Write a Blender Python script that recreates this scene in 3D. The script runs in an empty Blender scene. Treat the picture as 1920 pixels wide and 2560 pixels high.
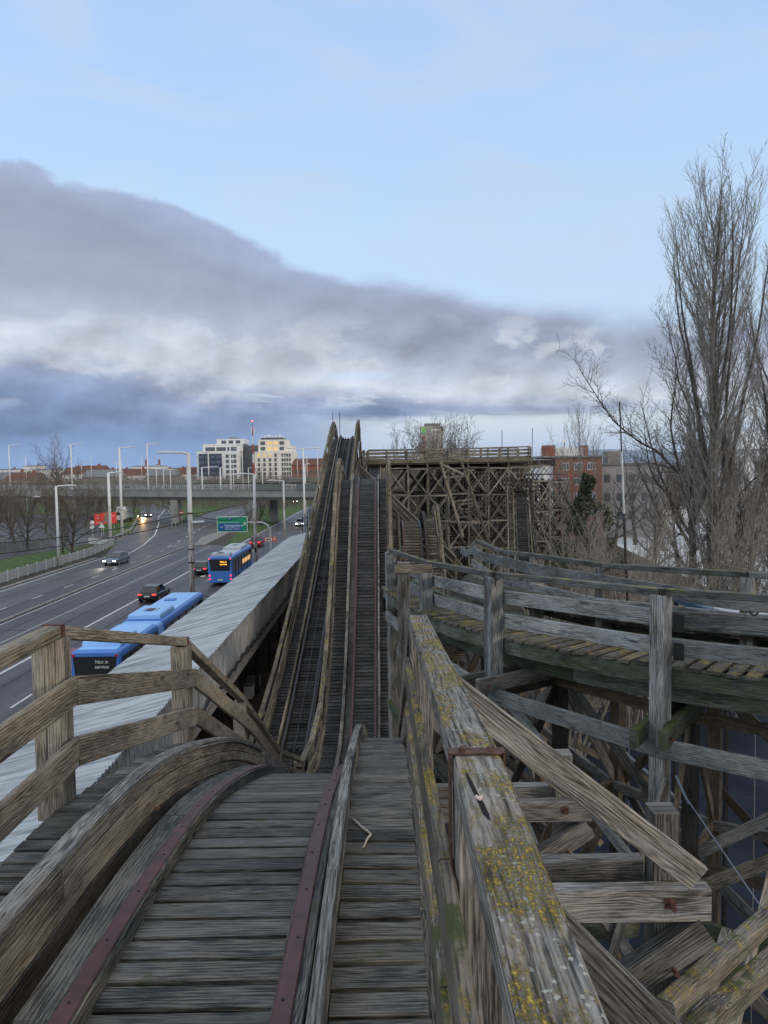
import bpy, math, random
from mathutils import Vector, Matrix, noise as mnoise
C = bpy.context.scene
rad = math.radians
random.seed(7)
# ------------------------------------------------------------------ camera
H = 12.0; F = 1922.0; PITCH = rad(3.4); ROLL = rad(0.8)
cam_d = bpy.data.cameras.new("camera"); cam = bpy.data.objects.new("camera", cam_d)
C.collection.objects.link(cam); C.camera = cam
cam_d.sensor_fit = 'VERTICAL'; cam_d.sensor_height = 36; cam_d.lens = F/2560*36
cam_d.clip_start = 0.05; cam_d.clip_end = 6000
_fw = Vector((0, math.cos(PITCH), -math.sin(PITCH))); _rt0 = Vector((1, 0, 0)); _up0 = _rt0.cross(_fw)
_up = _up0*math.cos(ROLL) + _rt0*math.sin(ROLL); _rt = _rt0*math.cos(ROLL) - _up0*math.sin(ROLL)
cam.matrix_world = Matrix(((_rt.x, _up.x, -_fw.x, 0), (_rt.y, _up.y, -_fw.y, 0), (_rt.z, _up.z, -_fw.z, H), (0, 0, 0, 1)))
def ray(px, py): return _fw*F + _rt*(px-960) + _up*(1280-py)
def G(px, py, z=0.0):                      # survey point on a level z
    d = ray(px, py); return d*((z-H)/d.z) + Vector((0, 0, H))
def D(px, py, Y):                          # survey point at distance Y
    d = ray(px, py); return d*(Y/d.y) + Vector((0, 0, H))
C.view_settings.view_transform = 'Standard'; C.view_settings.look = 'None'
C.view_settings.exposure = 0.0; C.view_settings.gamma = 1.0
# ------------------------------------------------------------------ sun
SUN_EL = rad(13); SUN_AZ = rad(122)          # compass: 0 = +Y, clockwise
sd = bpy.data.lights.new("sun", 'SUN'); sd.energy = 1.35; sd.angle = rad(11); sd.color = (1.0, .84, .66)
so = bpy.data.objects.new("sun", sd); C.collection.objects.link(so)
so.rotation_euler = Vector((math.sin(SUN_AZ)*math.cos(SUN_EL), math.cos(SUN_AZ)*math.cos(SUN_EL), math.sin(SUN_EL))).to_track_quat('Z', 'Y').to_euler()
# ------------------------------------------------------------------ node helper
class NT:
    def __init__(s, tree): s.t = tree; s.n = tree.nodes; s.l = tree.links
    def new(s, kind, **kw):
        n = s.n.new(kind)
        for k, v in kw.items(): setattr(n, k, v)
        return n
    def put(s, sock, v):
        if isinstance(v, bpy.types.NodeSocket): s.l.new(v, sock)
        elif v is not None:
            try: sock.default_value = v
            except Exception: sock.default_value = (*v, 1.0)
    def m(s, op, a, b=None, c=None, clamp=False):
        n = s.new('ShaderNodeMath', operation=op); n.use_clamp = clamp
        s.put(n.inputs[0], a)
        if b is not None: s.put(n.inputs[1], b)
        if c is not None: s.put(n.inputs[2], c)
        return n.outputs[0]
    def ss(s, v, a, b, o0=0.0, o1=1.0):
        n = s.new('ShaderNodeMapRange', interpolation_type='SMOOTHSTEP')
        s.put(n.inputs[0], v); s.put(n.inputs[1], a); s.put(n.inputs[2], b); s.put(n.inputs[3], o0); s.put(n.inputs[4], o1)
        return n.outputs[0]
    def lin(s, v, a, b, o0=0.0, o1=1.0):
        n = s.new('ShaderNodeMapRange'); s.put(n.inputs[0], v)
        for i, q in enumerate((a, b, o0, o1)): s.put(n.inputs[i+1], q)
        return n.outputs[0]
    def mix(s, f, a, b, mode='MIX'):
        n = s.new('ShaderNodeMix', data_type='RGBA', blend_type=mode)
        s.put(n.inputs[0], f); s.put(n.inputs[6], a); s.put(n.inputs[7], b); return n.outputs[2]
    def xyz(s, x, y, z=0.0):
        n = s.new('ShaderNodeCombineXYZ'); s.put(n.inputs[0], x); s.put(n.inputs[1], y); s.put(n.inputs[2], z); return n.outputs[0]
    def sep(s, v):
        n = s.new('ShaderNodeSeparateXYZ'); s.put(n.inputs[0], v); return n.outputs
    def noise(s, v, scale=1.0, detail=3.0, rough=.5, dist=0.0):
        n = s.new('ShaderNodeTexNoise'); s.put(n.inputs['Vector'], v); n.inputs['Scale'].default_value = scale
        n.inputs['Detail'].default_value = detail; n.inputs['Roughness'].default_value = rough; n.inputs['Distortion'].default_value = dist
        return n.outputs[0]
    def ramp(s, v, stops):
        n = s.new('ShaderNodeValToRGB'); cr = n.color_ramp
        while len(cr.elements) < len(stops): cr.elements.new(.5)
        for e, (p, c) in zip(cr.elements, stops): e.position = p; e.color = (*c, 1)
        s.put(n.inputs[0], v); return n.outputs[0]
# ------------------------------------------------------------------ sky
W = bpy.data.worlds.new("World"); C.world = W; W.use_nodes = True
t = NT(W.node_tree); t.n.clear()
out = t.new('ShaderNodeOutputWorld')
sky = t.new('ShaderNodeTexSky', sky_type='NISHITA'); sky.sun_disc = False
sky.sun_elevation = SUN_EL; sky.sun_rotation = SUN_AZ; sky.altitude = 100; sky.air_density = 1.0; sky.dust_density = 0.8; sky.ozone_density = 1.6
SKY_K = 0.15
tc = t.new('ShaderNodeTexCoord'); x, y, z = t.sep(tc.outputs['Generated'])
az = t.m('ARCTAN2', x, y)                                     # radians, 0 straight along the tracks
hor = t.m('SQRT', t.m('ADD', t.m('MULTIPLY', x, x), t.m('MULTIPLY', y, y)))
te = t.m('DIVIDE', z, t.m('MAXIMUM', hor, .02))               # tangent of elevation
# cloud sheets live on a plane high above: perspective-stretched noise near the horizon
inv = t.m('DIVIDE', 1.0, t.m('ADD', t.m('MAXIMUM', te, 0), .13))
sn = t.m('SINE', az); cs = t.m('COSINE', az)
cp = t.xyz(t.m('MULTIPLY', sn, inv), t.m('MULTIPLY', cs, inv), 0.0)
dirv = t.xyz(t.m('MULTIPLY', az, 1.0), t.m('MULTIPLY', te, 1.9), 3.1)
n_big = t.noise(dirv, 2.2, 6, .58, .25)
n_mid = t.noise(t.xyz(az, t.m('MULTIPLY', te, 1.3), 7.7), 7.0, 6, .5, .0)
n_pl = t.noise(cp, 1.3, 7, .55, .3)
# upper edge of the bank against azimuth
fc = t.new('ShaderNodeFloatCurve'); cu = fc.mapping.curves[0]
edge = [(-3.14, .30), (-1.2, .36), (-.47, .352), (-.40, .348), (-.32, .340), (-.25, .315), (-.16, .283), (-.07, .262), (.02, .240), (.11, .222), (.20, .206), (.30, .192), (.5, .19), (1.1, .16), (3.14, .25)]
nx = lambda a: (a+3.1416)/6.2832
pts = cu.points
pts[0].location = (nx(edge[0][0]), edge[0][1]); pts[1].location = (nx(edge[-1][0]), edge[-1][1])
for a, e in edge[1:-1]: pts.new(nx(a), e)
fc.mapping.update()
t.put(fc.inputs['Value'], t.m('DIVIDE', t.m('ADD', az, 3.1416), 6.2832)); fc.inputs['Factor'].default_value = 1
ef = fc.outputs[0]
q = t.m('SUBTRACT', ef, te)                                   # >0 below the edge
wob = t.m('ADD', t.m('MULTIPLY', t.m('SUBTRACT', n_big, .5), .035), t.m('MULTIPLY', t.m('SUBTRACT', n_mid, .5), .10))
q2 = t.m('ADD', q, wob)
soft = t.m('ADD', .009, t.m('MULTIPLY', t.m('MAXIMUM', t.m('ADD', az, .15), 0), .08))
cover = t.ss(q2, -.004, soft)
lump = t.noise(t.xyz(az, t.m('MULTIPLY', te, 1.5), 2.2), 6.0, 6, .5, .0)
# depth in the bank 0 (top) .. 1 (horizon)
rel = t.m('ADD', t.m('DIVIDE', t.m('MAXIMUM', te, 0), t.m('MAXIMUM', ef, .1)), t.m('ADD', t.m('MULTIPLY', t.m('SUBTRACT', n_big, .5), .36), t.m('MULTIPLY', t.m('SUBTRACT', lump, .5), .26)))
ccol = t.ramp(rel, [(0.0, (.30, .42, .64)), (.12, (.23, .32, .49)), (.25, (.25, .325, .48)), (.33, (.35, .41, .55)), (.42, (.63, .655, .72)), (.52, (.54, .575, .66)), (.68, (.39, .43, .53)), (.85, (.35, .395, .51)), (1.0, (.40, .47, .62))])
# lit puffs
puff = t.ss(t.noise(t.xyz(az, t.m('MULTIPLY', te, 1.8), 1.3), 8.5, 9, .52, .15), .52, .60)
pz = t.m('MULTIPLY', t.ss(te, .06, .11), t.ss(te, .21, .15))
ccol = t.mix(t.m('MULTIPLY', t.m('MULTIPLY', puff, pz), .75), ccol, (.66, .68, .74))
streak = t.noise(t.xyz(t.m('MULTIPLY', az, 1.2), t.m('MULTIPLY', te, 4.5), 4.2), 5.0, 6, .6, .3)
ccol = t.mix(1.0, ccol, t.mix(t.ss(streak, .25, .75), (.96, .965, .98), (1.04, 1.03, 1.02)), 'MULTIPLY')
lump2 = t.noise(t.xyz(t.m('ADD', az, .012), t.m('SUBTRACT', t.m('MULTIPLY', te, 1.5), .026), 2.2), 6.0, 6, .5, .0)
shade = t.m('ADD', 1.0, t.m('MULTIPLY', t.m('SUBTRACT', lump, lump2), t.ss(te, .26, .12, .45, 2.0)))
ccol = t.mix(1.0, ccol, t.xyz(shade, shade, shade), 'MULTIPLY')
# gaps low on the right where the pale horizon shows
gapn = t.noise(t.xyz(t.m('MULTIPLY', az, 1.0), t.m('MULTIPLY', te, 5.5), 9.4), 4.2, 7, .6, .4)
low = t.ss(t.m('ADD', te, t.m('MULTIPLY', t.m('SUBTRACT', gapn, .5), .09)), .078, .045)
side = t.ss(az, -.17, .03)
leftlow = t.ss(t.m('ADD', te, t.m('MULTIPLY', t.m('SUBTRACT', gapn, .5), .05)), .055, .02)
hole = t.m('MULTIPLY', t.m('MULTIPLY', t.ss(gapn, .60, .66), t.ss(az, -.22, -.12)), t.m('MULTIPLY', t.ss(te, .07, .09), t.ss(te, .15, .12)))
hx = t.m('DIVIDE', t.m('SUBTRACT', az, -.045), .055); hy = t.m('DIVIDE', t.m('SUBTRACT', te, .116), .011)
hole2 = t.ss(t.m('ADD', t.m('ADD', t.m('MULTIPLY', hx, hx), t.m('MULTIPLY', hy, hy)), t.m('MULTIPLY', t.m('SUBTRACT', n_mid, .5), 4.0)), 1.3, .2)
hole = t.m('MAXIMUM', hole, hole2)
cover = t.m('MULTIPLY', cover, t.m('SUBTRACT', 1.0, t.m('MAXIMUM', t.m('MULTIPLY', low, side), t.m('MULTIPLY', hole, .7)), clamp=True))
# clear-sky veil
veil = t.noise(t.xyz(t.m('ADD', az, t.m('MULTIPLY', te, .6)), t.m('MULTIPLY', te, 2.6), 15.0), 3.4, 8, .6, .9)
clear_low = t.ramp(t.m('MAXIMUM', te, 0), [(0.0, (.40, .54, .80)), (.03, (.52, .66, .90)), (.07, (.72, .79, .90)), (.12, (.62, .79, 1.0)), (.3, (.60, .81, 1.08)), (.5, (.52, .73, 1.1)), (1.0, (.45, .64, 1.0))])
hi = t.m('MAXIMUM', t.ss(te, .72, 1.3), t.ss(t.m('ABSOLUTE', az), 1.0, 1.7))     # bright sky added overhead and behind, out of view, to fill in light
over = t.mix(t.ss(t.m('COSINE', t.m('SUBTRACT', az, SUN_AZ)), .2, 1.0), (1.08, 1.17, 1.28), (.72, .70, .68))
ccol = t.mix(1.0, ccol, (.96, 1.0, 1.05), 'MULTIPLY')
bg1 = t.new('ShaderNodeBackground'); t.put(bg1.inputs[0], sky.outputs[0]); bg1.inputs[1].default_value = SKY_K
bg2 = t.new('ShaderNodeBackground'); t.put(bg2.inputs[0], t.mix(t.m('MULTIPLY', t.ss(veil, .42, .7), .55), clear_low, (.66, .78, .96))); bg2.inputs[1].default_value = 1.0
bg3 = t.new('ShaderNodeBackground'); t.put(bg3.inputs[0], t.mix(t.m('MULTIPLY', leftlow, .6), ccol, (.27, .40, .66))); bg3.inputs[1].default_value = 1.0
mx1 = t.new('ShaderNodeMixShader'); mx1.inputs[0].default_value = .8
t.l.new(bg1.outputs[0], mx1.inputs[1]); t.l.new(bg2.outputs[0], mx1.inputs[2])
mx2 = t.new('ShaderNodeMixShader'); t.put(mx2.inputs[0], cover)
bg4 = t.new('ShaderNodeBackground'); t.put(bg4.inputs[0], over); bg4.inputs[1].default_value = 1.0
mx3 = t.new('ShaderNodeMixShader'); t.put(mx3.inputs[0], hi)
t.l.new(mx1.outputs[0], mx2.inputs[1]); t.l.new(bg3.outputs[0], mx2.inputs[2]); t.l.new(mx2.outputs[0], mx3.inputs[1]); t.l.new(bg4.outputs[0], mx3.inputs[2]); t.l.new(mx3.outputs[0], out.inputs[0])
# ------------------------------------------------------------------ materials
MAT = {}
def mat(name, col, rough=.8, metal=0.0, emit=None, ek=1.0, spec=.3, nz=0.0, nscale=4.0, bump=0.0):
    if name in MAT: return MAT[name]
    m = bpy.data.materials.new(name); m.use_nodes = True; k = NT(m.node_tree); b = k.n['Principled BSDF']
    b.inputs['Roughness'].default_value = rough; b.inputs['Metallic'].default_value = metal; b.inputs['Specular IOR Level'].default_value = spec
    c = (*col, 1)
    if nz > 0:
        co = k.new('ShaderNodeTexCoord').outputs['Object']; n1 = k.noise(co, nscale, 6, .65)
        c = k.mix(k.ss(n1, .3, .7), tuple(v*(1-nz) for v in col), tuple(min(1, v*(1+nz)) for v in col))
        if bump:
            bn = k.new('ShaderNodeBump'); bn.inputs['Strength'].default_value = bump; bn.inputs['Distance'].default_value = .02
            k.put(bn.inputs['Height'], k.noise(co, nscale*6, 6, .6)); k.l.new(bn.outputs[0], b.inputs['Normal'])
    k.put(b.inputs['Base Color'], c)
    if emit: b.inputs['Emission Color'].default_value = (*emit, 1); b.inputs['Emission Strength'].default_value = ek
    MAT[name] = m; return m
def wood(name, dark, light, lichen=0.0, moss=0.0, white=0.0, rough=.8, bump=.5, gs=1.0, board=.35, lsc=7.0):
    if name in MAT: return MAT[name]
    m = bpy.data.materials.new(name); m.use_nodes = True; k = NT(m.node_tree); b = k.n['Principled BSDF']
    b.inputs['Roughness'].default_value = rough; b.inputs['Specular IOR Level'].default_value = .25
    uv = k.new('ShaderNodeUVMap').outputs[0]; u, v, _ = k.sep(uv)
    rn = k.new('ShaderNodeAttribute', attribute_name='rnd').outputs['Fac']; r50 = k.m('MULTIPLY', rn, 57.0)
    warp = k.noise(k.xyz(k.m('MULTIPLY', u, 1.1), k.m('MULTIPLY', v, 5.0), r50), 1.0, 2, .5)
    # knots pull the rings about
    kv = k.new('ShaderNodeTexVoronoi'); k.put(kv.inputs['Vector'], k.xyz(k.m('MULTIPLY', u, 1.3), k.m('MULTIPLY', v, 5.5), r50)); kv.inputs['Scale'].default_value = 1.0
    kd = kv.outputs['Distance']; knot = k.ss(kd, .17, .07); kpull = k.ss(kd, .5, .03)
    ph = k.m('ADD', k.m('MULTIPLY', v, 260.0*gs), k.m('ADD', k.m('MULTIPLY', warp, 18.0), k.m('MULTIPLY', kpull, 16.0)))
    ring = k.m('ADD', k.m('MULTIPLY', k.m('SINE', ph), .5), .5)
    hue = k.noise(k.xyz(k.m('MULTIPLY', u, 2.6), k.m('MULTIPLY', v, 9.0), k.m('ADD', r50, 31.0)), 1.0, 4, .65)
    fine = k.noise(k.xyz(k.m('MULTIPLY', u, 5.0), k.m('MULTIPLY', v, 120.0*gs), r50), 1.0, 6, .72)
    patch = k.noise(k.xyz(k.m('MULTIPLY', u, 3.2), k.m('MULTIPLY', v, 9.0), k.m('ADD', r50, 9.0)), 1.0, 4, .6)
    blot = k.noise(k.xyz(k.m('MULTIPLY', u, .8), k.m('MULTIPLY', v, 2.0), k.m('ADD', r50, 21.0)), 1.0, 5, .7)
    g = k.m('ADD', k.m('MULTIPLY', ring, .15), k.m('ADD', k.m('MULTIPLY', fine, .85), k.m('MULTIPLY', patch, .42)))
    g = k.m('ADD', g, k.m('MULTIPLY', k.m('SUBTRACT', blot, .5), .9))
    g = k.m('ADD', g, k.m('MULTIPLY', k.m('SUBTRACT', fine, .5), .7))
    col = k.mix(k.ss(g, .40, 1.04), tuple(q*.5 for q in dark), tuple(q*.88 for q in light))
    crack = k.ss(k.noise(k.xyz(k.m('MULTIPLY', u, .9), k.m('MULTIPLY', v, 46.0), k.m('ADD', r50, 3.0)), 1.0, 2, .5), .66, .71)
    col = k.mix(k.m('MAXIMUM', k.m('MULTIPLY', crack, .8), k.m('MULTIPLY', knot, .75)), col, tuple(q*.3 for q in dark))
    col = k.mix(1.0, col, k.mix(rn, (1-board,)*3, (1+board,)*3), 'MULTIPLY')
    col = k.mix(1.0, col, k.mix(k.ss(hue, .3, .7), (1.04, .99, .92), (.95, 1.0, 1.05)), 'MULTIPLY')
    geo = k.new('ShaderNodeNewGeometry'); nz = k.sep(geo.outputs['Normal'])[2]; pos = geo.outputs['Position']
    top = k.ss(nz, .25, .7)
    hgt = k.m('ADD', k.m('MULTIPLY', ring, .6), k.m('SUBTRACT', k.m('MULTIPLY', fine, .8), k.m('MULTIPLY', crack, 1.5)))
    if moss > 0:
        mm = k.m('MULTIPLY', k.ss(k.noise(pos, 3.1, 6, .68), .66-moss*.28, .74-moss*.22), k.m('ADD', .35, k.m('MULTIPLY', top, .65)))
        col = k.mix(k.m('MULTIPLY', mm, .85), col, (.045, .062, .012))
    if lichen > 0:
        px_, py_, pz_ = k.sep(pos); st_ = k.xyz(k.m('MULTIPLY', px_, 1.0), k.m('MULTIPLY', py_, .45), pz_)
        big = k.ss(k.noise(st_, 6.5, 5, .7), .66-lichen*.2, .74-lichen*.16)
        li = k.m('MULTIPLY', k.m('MULTIPLY', k.ss(k.m('ADD', k.noise(st_, 75.0, 7, .8), k.m('MULTIPLY', fine, .25)), .55, .70), big), top)
        yc = k.mix(k.ss(k.noise(pos, 110, 4), .3, .7), (.13, .10, .012), (.50, .36, .03))
        col = k.mix(k.m('MULTIPLY', li, .9), col, yc); hgt = k.m('ADD', hgt, k.m('MULTIPLY', li, 1.0))
    if white > 0:
        wv = k.new('ShaderNodeTexVoronoi'); k.put(wv.inputs['Vector'], pos); wv.inputs['Scale'].default_value = 40
        wm = k.m('MULTIPLY', k.m('MULTIPLY', k.ss(k.m('ADD', wv.outputs['Distance'], k.m('MULTIPLY', k.noise(pos, 220, 4), .6)), .55, .47), k.ss(k.noise(pos, 4, 4), .58-white*.12, .66-white*.1)), top)
        wm = k.m('MULTIPLY', wm, .8)
        col = k.mix(wm, col, (.42, .44, .40))
    k.put(b.inputs['Base Color'], col)
    bn = k.new('ShaderNodeBump'); bn.inputs['Strength'].default_value = bump; bn.inputs['Distance'].default_value = .004
    k.put(bn.inputs['Height'], hgt); k.l.new(bn.outputs[0], b.inputs['Normal'])
    MAT[name] = m; return m
w_deck = wood('weathered_deck_wood', (.012, .0115, .010), (.185, .178, .160), rough=.6, bump=.9, moss=.12)
w_deckfar = wood('dark_shaded_deck_wood', (.008, .008, .008), (.080, .078, .078), rough=.65, bump=.5)  # deck wood with the dimmer light lower down put into its colour
w_deckmoss = wood('mossy_deck_wood', (.045, .042, .036), (.19, .175, .15), lichen=.9, moss=.45, rough=.8)
w_beam = wood('grey_beam_wood', (.055, .053, .050), (.31, .30, .285), bump=.7)
w_greyblue = wood('bluegrey_rail_wood', (.10, .105, .11), (.35, .37, .385), moss=.35, bump=.6)
w_railtop = wood('mossy_top_rail_wood', (.045, .047, .045), (.19, .195, .195), lichen=.75, moss=.5, bump=.5)
w_mossbeam = wood('mossy_beam_wood', (.035, .04, .036), (.19, .205, .185), moss=.9, bump=.6)
w_warm = wood('warm_brown_wood', (.10, .086, .068), (.37, .33, .27), bump=.6, board=.2)
w_brown = wood('brown_weathered_wood', (.105, .088, .066), (.36, .315, .25), bump=.6, board=.15)
w_warmdark = wood('brown_board_wood', (.045, .037, .028), (.235, .195, .15), bump=.6, board=.2)
w_pale = wood('pale_brace_wood', (.10, .092, .08), (.46, .43, .385), bump=.5, board=.1)
w_lich = wood('lichen_covered_wood', (.05, .046, .040), (.30, .285, .265), lichen=1.0, white=.9, moss=.25, bump=1.0, gs=.75, board=.1)
w_lich2 = wood('lichen_spotted_wood', (.07, .062, .05), (.24, .215, .18), lichen=.85, moss=.5, white=.3, bump=.6)
w_yellow = wood('yellow_lichen_wood', (.06, .055, .042), (.225, .205, .17), lichen=.7, moss=.2, bump=.5)
w_trestle = wood('trestle_wood', (.070, .060, .045), (.29, .255, .195), bump=.3, board=.5)
w_trdark = wood('dark_shaded_trestle_wood', (.012, .012, .012), (.06, .055, .050), bump=.3, board=.5)  # dark wood; on deep and rear timbers its tone stands for shade
m_rail = mat('red_oxide_steel', (.075, .033, .031), .5, .1, spec=.35, nz=.25, nscale=9)
m_dsteel = mat('dark_steel', (.045, .042, .045), .45, .6, nz=.4, nscale=12)
m_rust = mat('rusty_iron', (.10, .05, .04), .7, .3, nz=.5, nscale=40)
m_white = mat('white_painted_steel', (.62, .64, .66), .5, 0, nz=.08)
m_zinc = mat('galvanised_steel', (.42, .44, .46), .45, .5, nz=.15)
m_black = mat('black_rubber', (.012, .012, .013), .7)
m_glass = mat('dark_glass', (.015, .018, .022), .12, spec=.6)
# ------------------------------------------------------------------ mesh builder
ORG = {}
def finish(o, parent, mtl):
    C.collection.objects.link(o)
    if parent is not None: o.parent = parent
    if mtl is not None: o.data.materials.append(mtl)
    return o
class MB:
    def __init__(s): s.v = []; s.f = []; s.uv = []; s.rn = []
    def quad(s, a, b, c, d, r=None, uvs=None):
        i = len(s.v); s.v += [Vector(a), Vector(b), Vector(c), Vector(d)]; s.f.append((i, i+1, i+2, i+3))
        s.uv += uvs or [(0, 0), ((s.v[i+1]-s.v[i]).length, 0), ((s.v[i+1]-s.v[i]).length, (s.v[i+3]-s.v[i]).length), (0, (s.v[i+3]-s.v[i]).length)]
        s.rn.append(random.random() if r is None else r)
    def poly(s, pts, r=0.5):
        i = len(s.v); s.v += [Vector(p) for p in pts]; s.f.append(tuple(range(i, i+len(pts)))); s.uv += [(p[0], p[1]) for p in pts]; s.rn.append(r)
    def sweep(s, P, S, U, sec, r=None, cap=True, u0=None, close=False):
        """sweep the polygon SEC (side, up) along points P with frames S (side) U (up)"""
        r = random.random() if r is None else r; u = random.random()*40 if u0 is None else u0
        n = len(sec); base = len(s.v); per = [0.0]; v0 = random.random()*7
        for j in range(n): per.append(per[-1] + math.hypot(sec[(j+1) % n][0]-sec[j][0], sec[(j+1) % n][1]-sec[j][1]))
        us = [u]
        for i in range(1, len(P)): us.append(us[-1]+(P[i]-P[i-1]).length)
        for p, a, b in zip(P, S, U):
            for q in sec: s.v.append(p + a*q[0] + b*q[1])
        for i in range(len(P)-1):
            for j in range(n):
                j2 = (j+1) % n
                s.f.append((base+i*n+j, base+(i+1)*n+j, base+(i+1)*n+j2, base+i*n+j2))
                s.uv += [(us[i], v0+per[j]), (us[i+1], v0+per[j]), (us[i+1], v0+per[j+1]), (us[i], v0+per[j+1])]; s.rn.append(r)
        if cap:
            s.f.append(tuple(base+j for j in range(n))); s.uv += [(sec[j][0]*.3, v0+sec[j][1]) for j in range(n)]; s.rn.append(r)
            b2 = base+(len(P)-1)*n
            s.f.append(tuple(b2+j for j in reversed(range(n)))); s.uv += [(sec[j][0]*.3, v0+sec[j][1]) for j in reversed(range(n))]; s.rn.append(r)
    def beam(s, a, b, w=.1, h=.1, up=(0, 0, 1), ch=0.0, r=None):
        a = Vector(a); b = Vector(b); d = (b-a).normalized(); up = Vector(up)
        if abs(d.dot(up)) > .98: up = Vector((0, 1, 0)) if abs(d.y) < .9 else Vector((1, 0, 0))
        S = d.cross(up).normalized(); U = S.cross(d).normalized()
        s.sweep([a, b], [S, S], [U, U], rect(w, h, ch), r)
    def box(s, c, sx, sy, sz, r=None, ch=0.0):       # centre bottom, aligned; v runs up
        c = Vector(c); s.beam(c, c+Vector((0, 0, sz)), sx, sy, up=(0, 1, 0), ch=ch, r=r)
    def tube(s, P, R, n=6, r=None, cap=True):
        P = [Vector(p) for p in P]
        if not isinstance(R, (list, tuple)): R = [R]*len(P)
        base = len(s.v); r = random.random() if r is None else r; u = random.random()*10; ref = None
        for i, p in enumerate(P):
            d = (P[min(i+1, len(P)-1)]-P[max(i-1, 0)])
            d = d.normalized() if d.length > 1e-9 else Vector((0, 0, 1))
            if ref is None: ref = Vector((0, 0, 1)) if abs(d.z) < .9 else Vector((1, 0, 0))
            S = d.cross(ref).normalized(); U = S.cross(d).normalized(); ref = U
            for j in range(n):
                a = 2*math.pi*j/n; s.v.append(p+(S*math.cos(a)+U*math.sin(a))*R[i])
        L = 0
        for i in range(len(P)-1):
            L2 = L+(P[i+1]-P[i]).length
            for j in range(n):
                j2 = (j+1) % n; s.f.append((base+i*n+j, base+(i+1)*n+j, base+(i+1)*n+j2, base+i*n+j2))
                c = 6.28*max(R[i], .01)/n
                s.uv += [(u+L, j*c), (u+L2, j*c), (u+L2, (j+1)*c), (u+L, (j+1)*c)]; s.rn.append(r)
            L = L2
        if cap:
            s.f.append(tuple(base+j for j in range(n))); s.uv += [(0, 0)]*n; s.rn.append(r)
            b2 = base+(len(P)-1)*n
            s.f.append(tuple(b2+j for j in reversed(range(n)))); s.uv += [(0, 0)]*n; s.rn.append(r)
    def disc(s, c, nrm, R, n=16, r=.5):
        c = Vector(c); nrm = Vector(nrm).normalized(); s.tube([c, c+nrm*.02], [R, R], n, r)
    def loft(s, rings, cap=True, r=.5):
        base = len(s.v); n = len(rings[0])
        for rg in rings: s.v += [Vector(p) for p in rg]
        for i in range(len(rings)-1):
            for j in range(n):
                j2 = (j+1) % n; s.f.append((base+i*n+j, base+i*n+j2, base+(i+1)*n+j2, base+(i+1)*n+j)); s.uv += [(i, j/n), (i, (j+1)/n), (i+1, (j+1)/n), (i+1, j/n)]; s.rn.append(r)
        if cap:
            s.f.append(tuple(base+j for j in reversed(range(n)))); s.uv += [(0, 0)]*n; s.rn.append(r)
            b2 = base+(len(rings)-1)*n; s.f.append(tuple(b2+j for j in range(n))); s.uv += [(0, 0)]*n; s.rn.append(r)
    def build(s, name, mtl, parent=None, smooth=False):
        o0 = ORG.get(parent, Vector((0, 0, 0))) if parent is not None else Vector((0, 0, 0))
        me = bpy.data.meshes.new(name); me.from_pydata([tuple(p-o0) for p in s.v], [], s.f)
        ul = me.uv_layers.new(name='UVMap'); ul.data.foreach_set('uv', [q for p in s.uv for q in p])
        at = me.attributes.new('rnd', 'FLOAT', 'FACE'); at.data.foreach_set('value', s.rn)
        if smooth: me.polygons.foreach_set('use_smooth', [True]*len(me.polygons))
        me.update()
        o = bpy.data.objects.new(name, me); finish(o, parent, mtl)
        ORG[o] = o0.copy()
        return o
def rect(w, h, ch=0.0, cx=0.0, cy=0.0):
    a, b = w/2, h/2
    if ch <= 0: L = [(-a, -b), (a, -b), (a, b), (-a, b)]
    else: L = [(-a+ch, -b), (a-ch, -b), (a, -b+ch), (a, b-ch), (a-ch, b), (-a+ch, b), (-a, b-ch), (-a, -b+ch)]
    return [(p+cx, q+cy) for p, q in L]
def span(x0, x1, y0, y1, ch=0.0): return rect(x1-x0, y1-y0, ch, (x0+x1)/2, (y0+y1)/2)
def thing(name, label, cat, loc=(0, 0, 0), group=None):
    o = bpy.data.objects.new(name, None); C.collection.objects.link(o); o.location = loc; o.empty_display_size = .3
    o['label'] = label; o['category'] = cat
    if group: o['group'] = group
    ORG[o] = Vector(loc); return o
def tag(o, label, cat, group=None):
    o['label'] = label; o['category'] = cat
    if group: o['group'] = group
    return o
def struct(o, kind='structure'): o['kind'] = kind; return o
def dup(root, loc, rotz=None, label=None, group=None, scale=None, mats=None):
    r = root.copy(); C.collection.objects.link(r); r.location = loc
    if rotz is not None: r.rotation_euler = (0, 0, rotz)
    if scale is not None: r.scale = scale if isinstance(scale, tuple) else (scale,)*3
    if label: r['label'] = label
    if group: r['group'] = group
    for ch in list(root.children):
        c = ch.copy(); C.collection.objects.link(c); c.parent = r
        for g in list(ch.children):
            d = g.copy(); C.collection.objects.link(d); d.parent = c
    return r
def text_mesh(txt, size, name, mtl, parent, loc, rot, align='CENTER', ext=.002):
    cu = bpy.data.curves.new('t', 'FONT'); cu.body = txt; cu.size = size; cu.align_x = align; cu.align_y = 'CENTER'; cu.extrude = ext
    to = bpy.data.objects.new('t', cu); C.collection.objects.link(to)
    me = bpy.data.meshes.new_from_object(to); bpy.data.objects.remove(to)
    o = bpy.data.objects.new(name, me); me.materials.clear(); C.collection.objects.link(o); me.materials.append(mtl)
    o.parent = parent; o.location = Vector(loc)-ORG.get(parent, Vector((0, 0, 0))); o.rotation_euler = rot; return o
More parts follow.
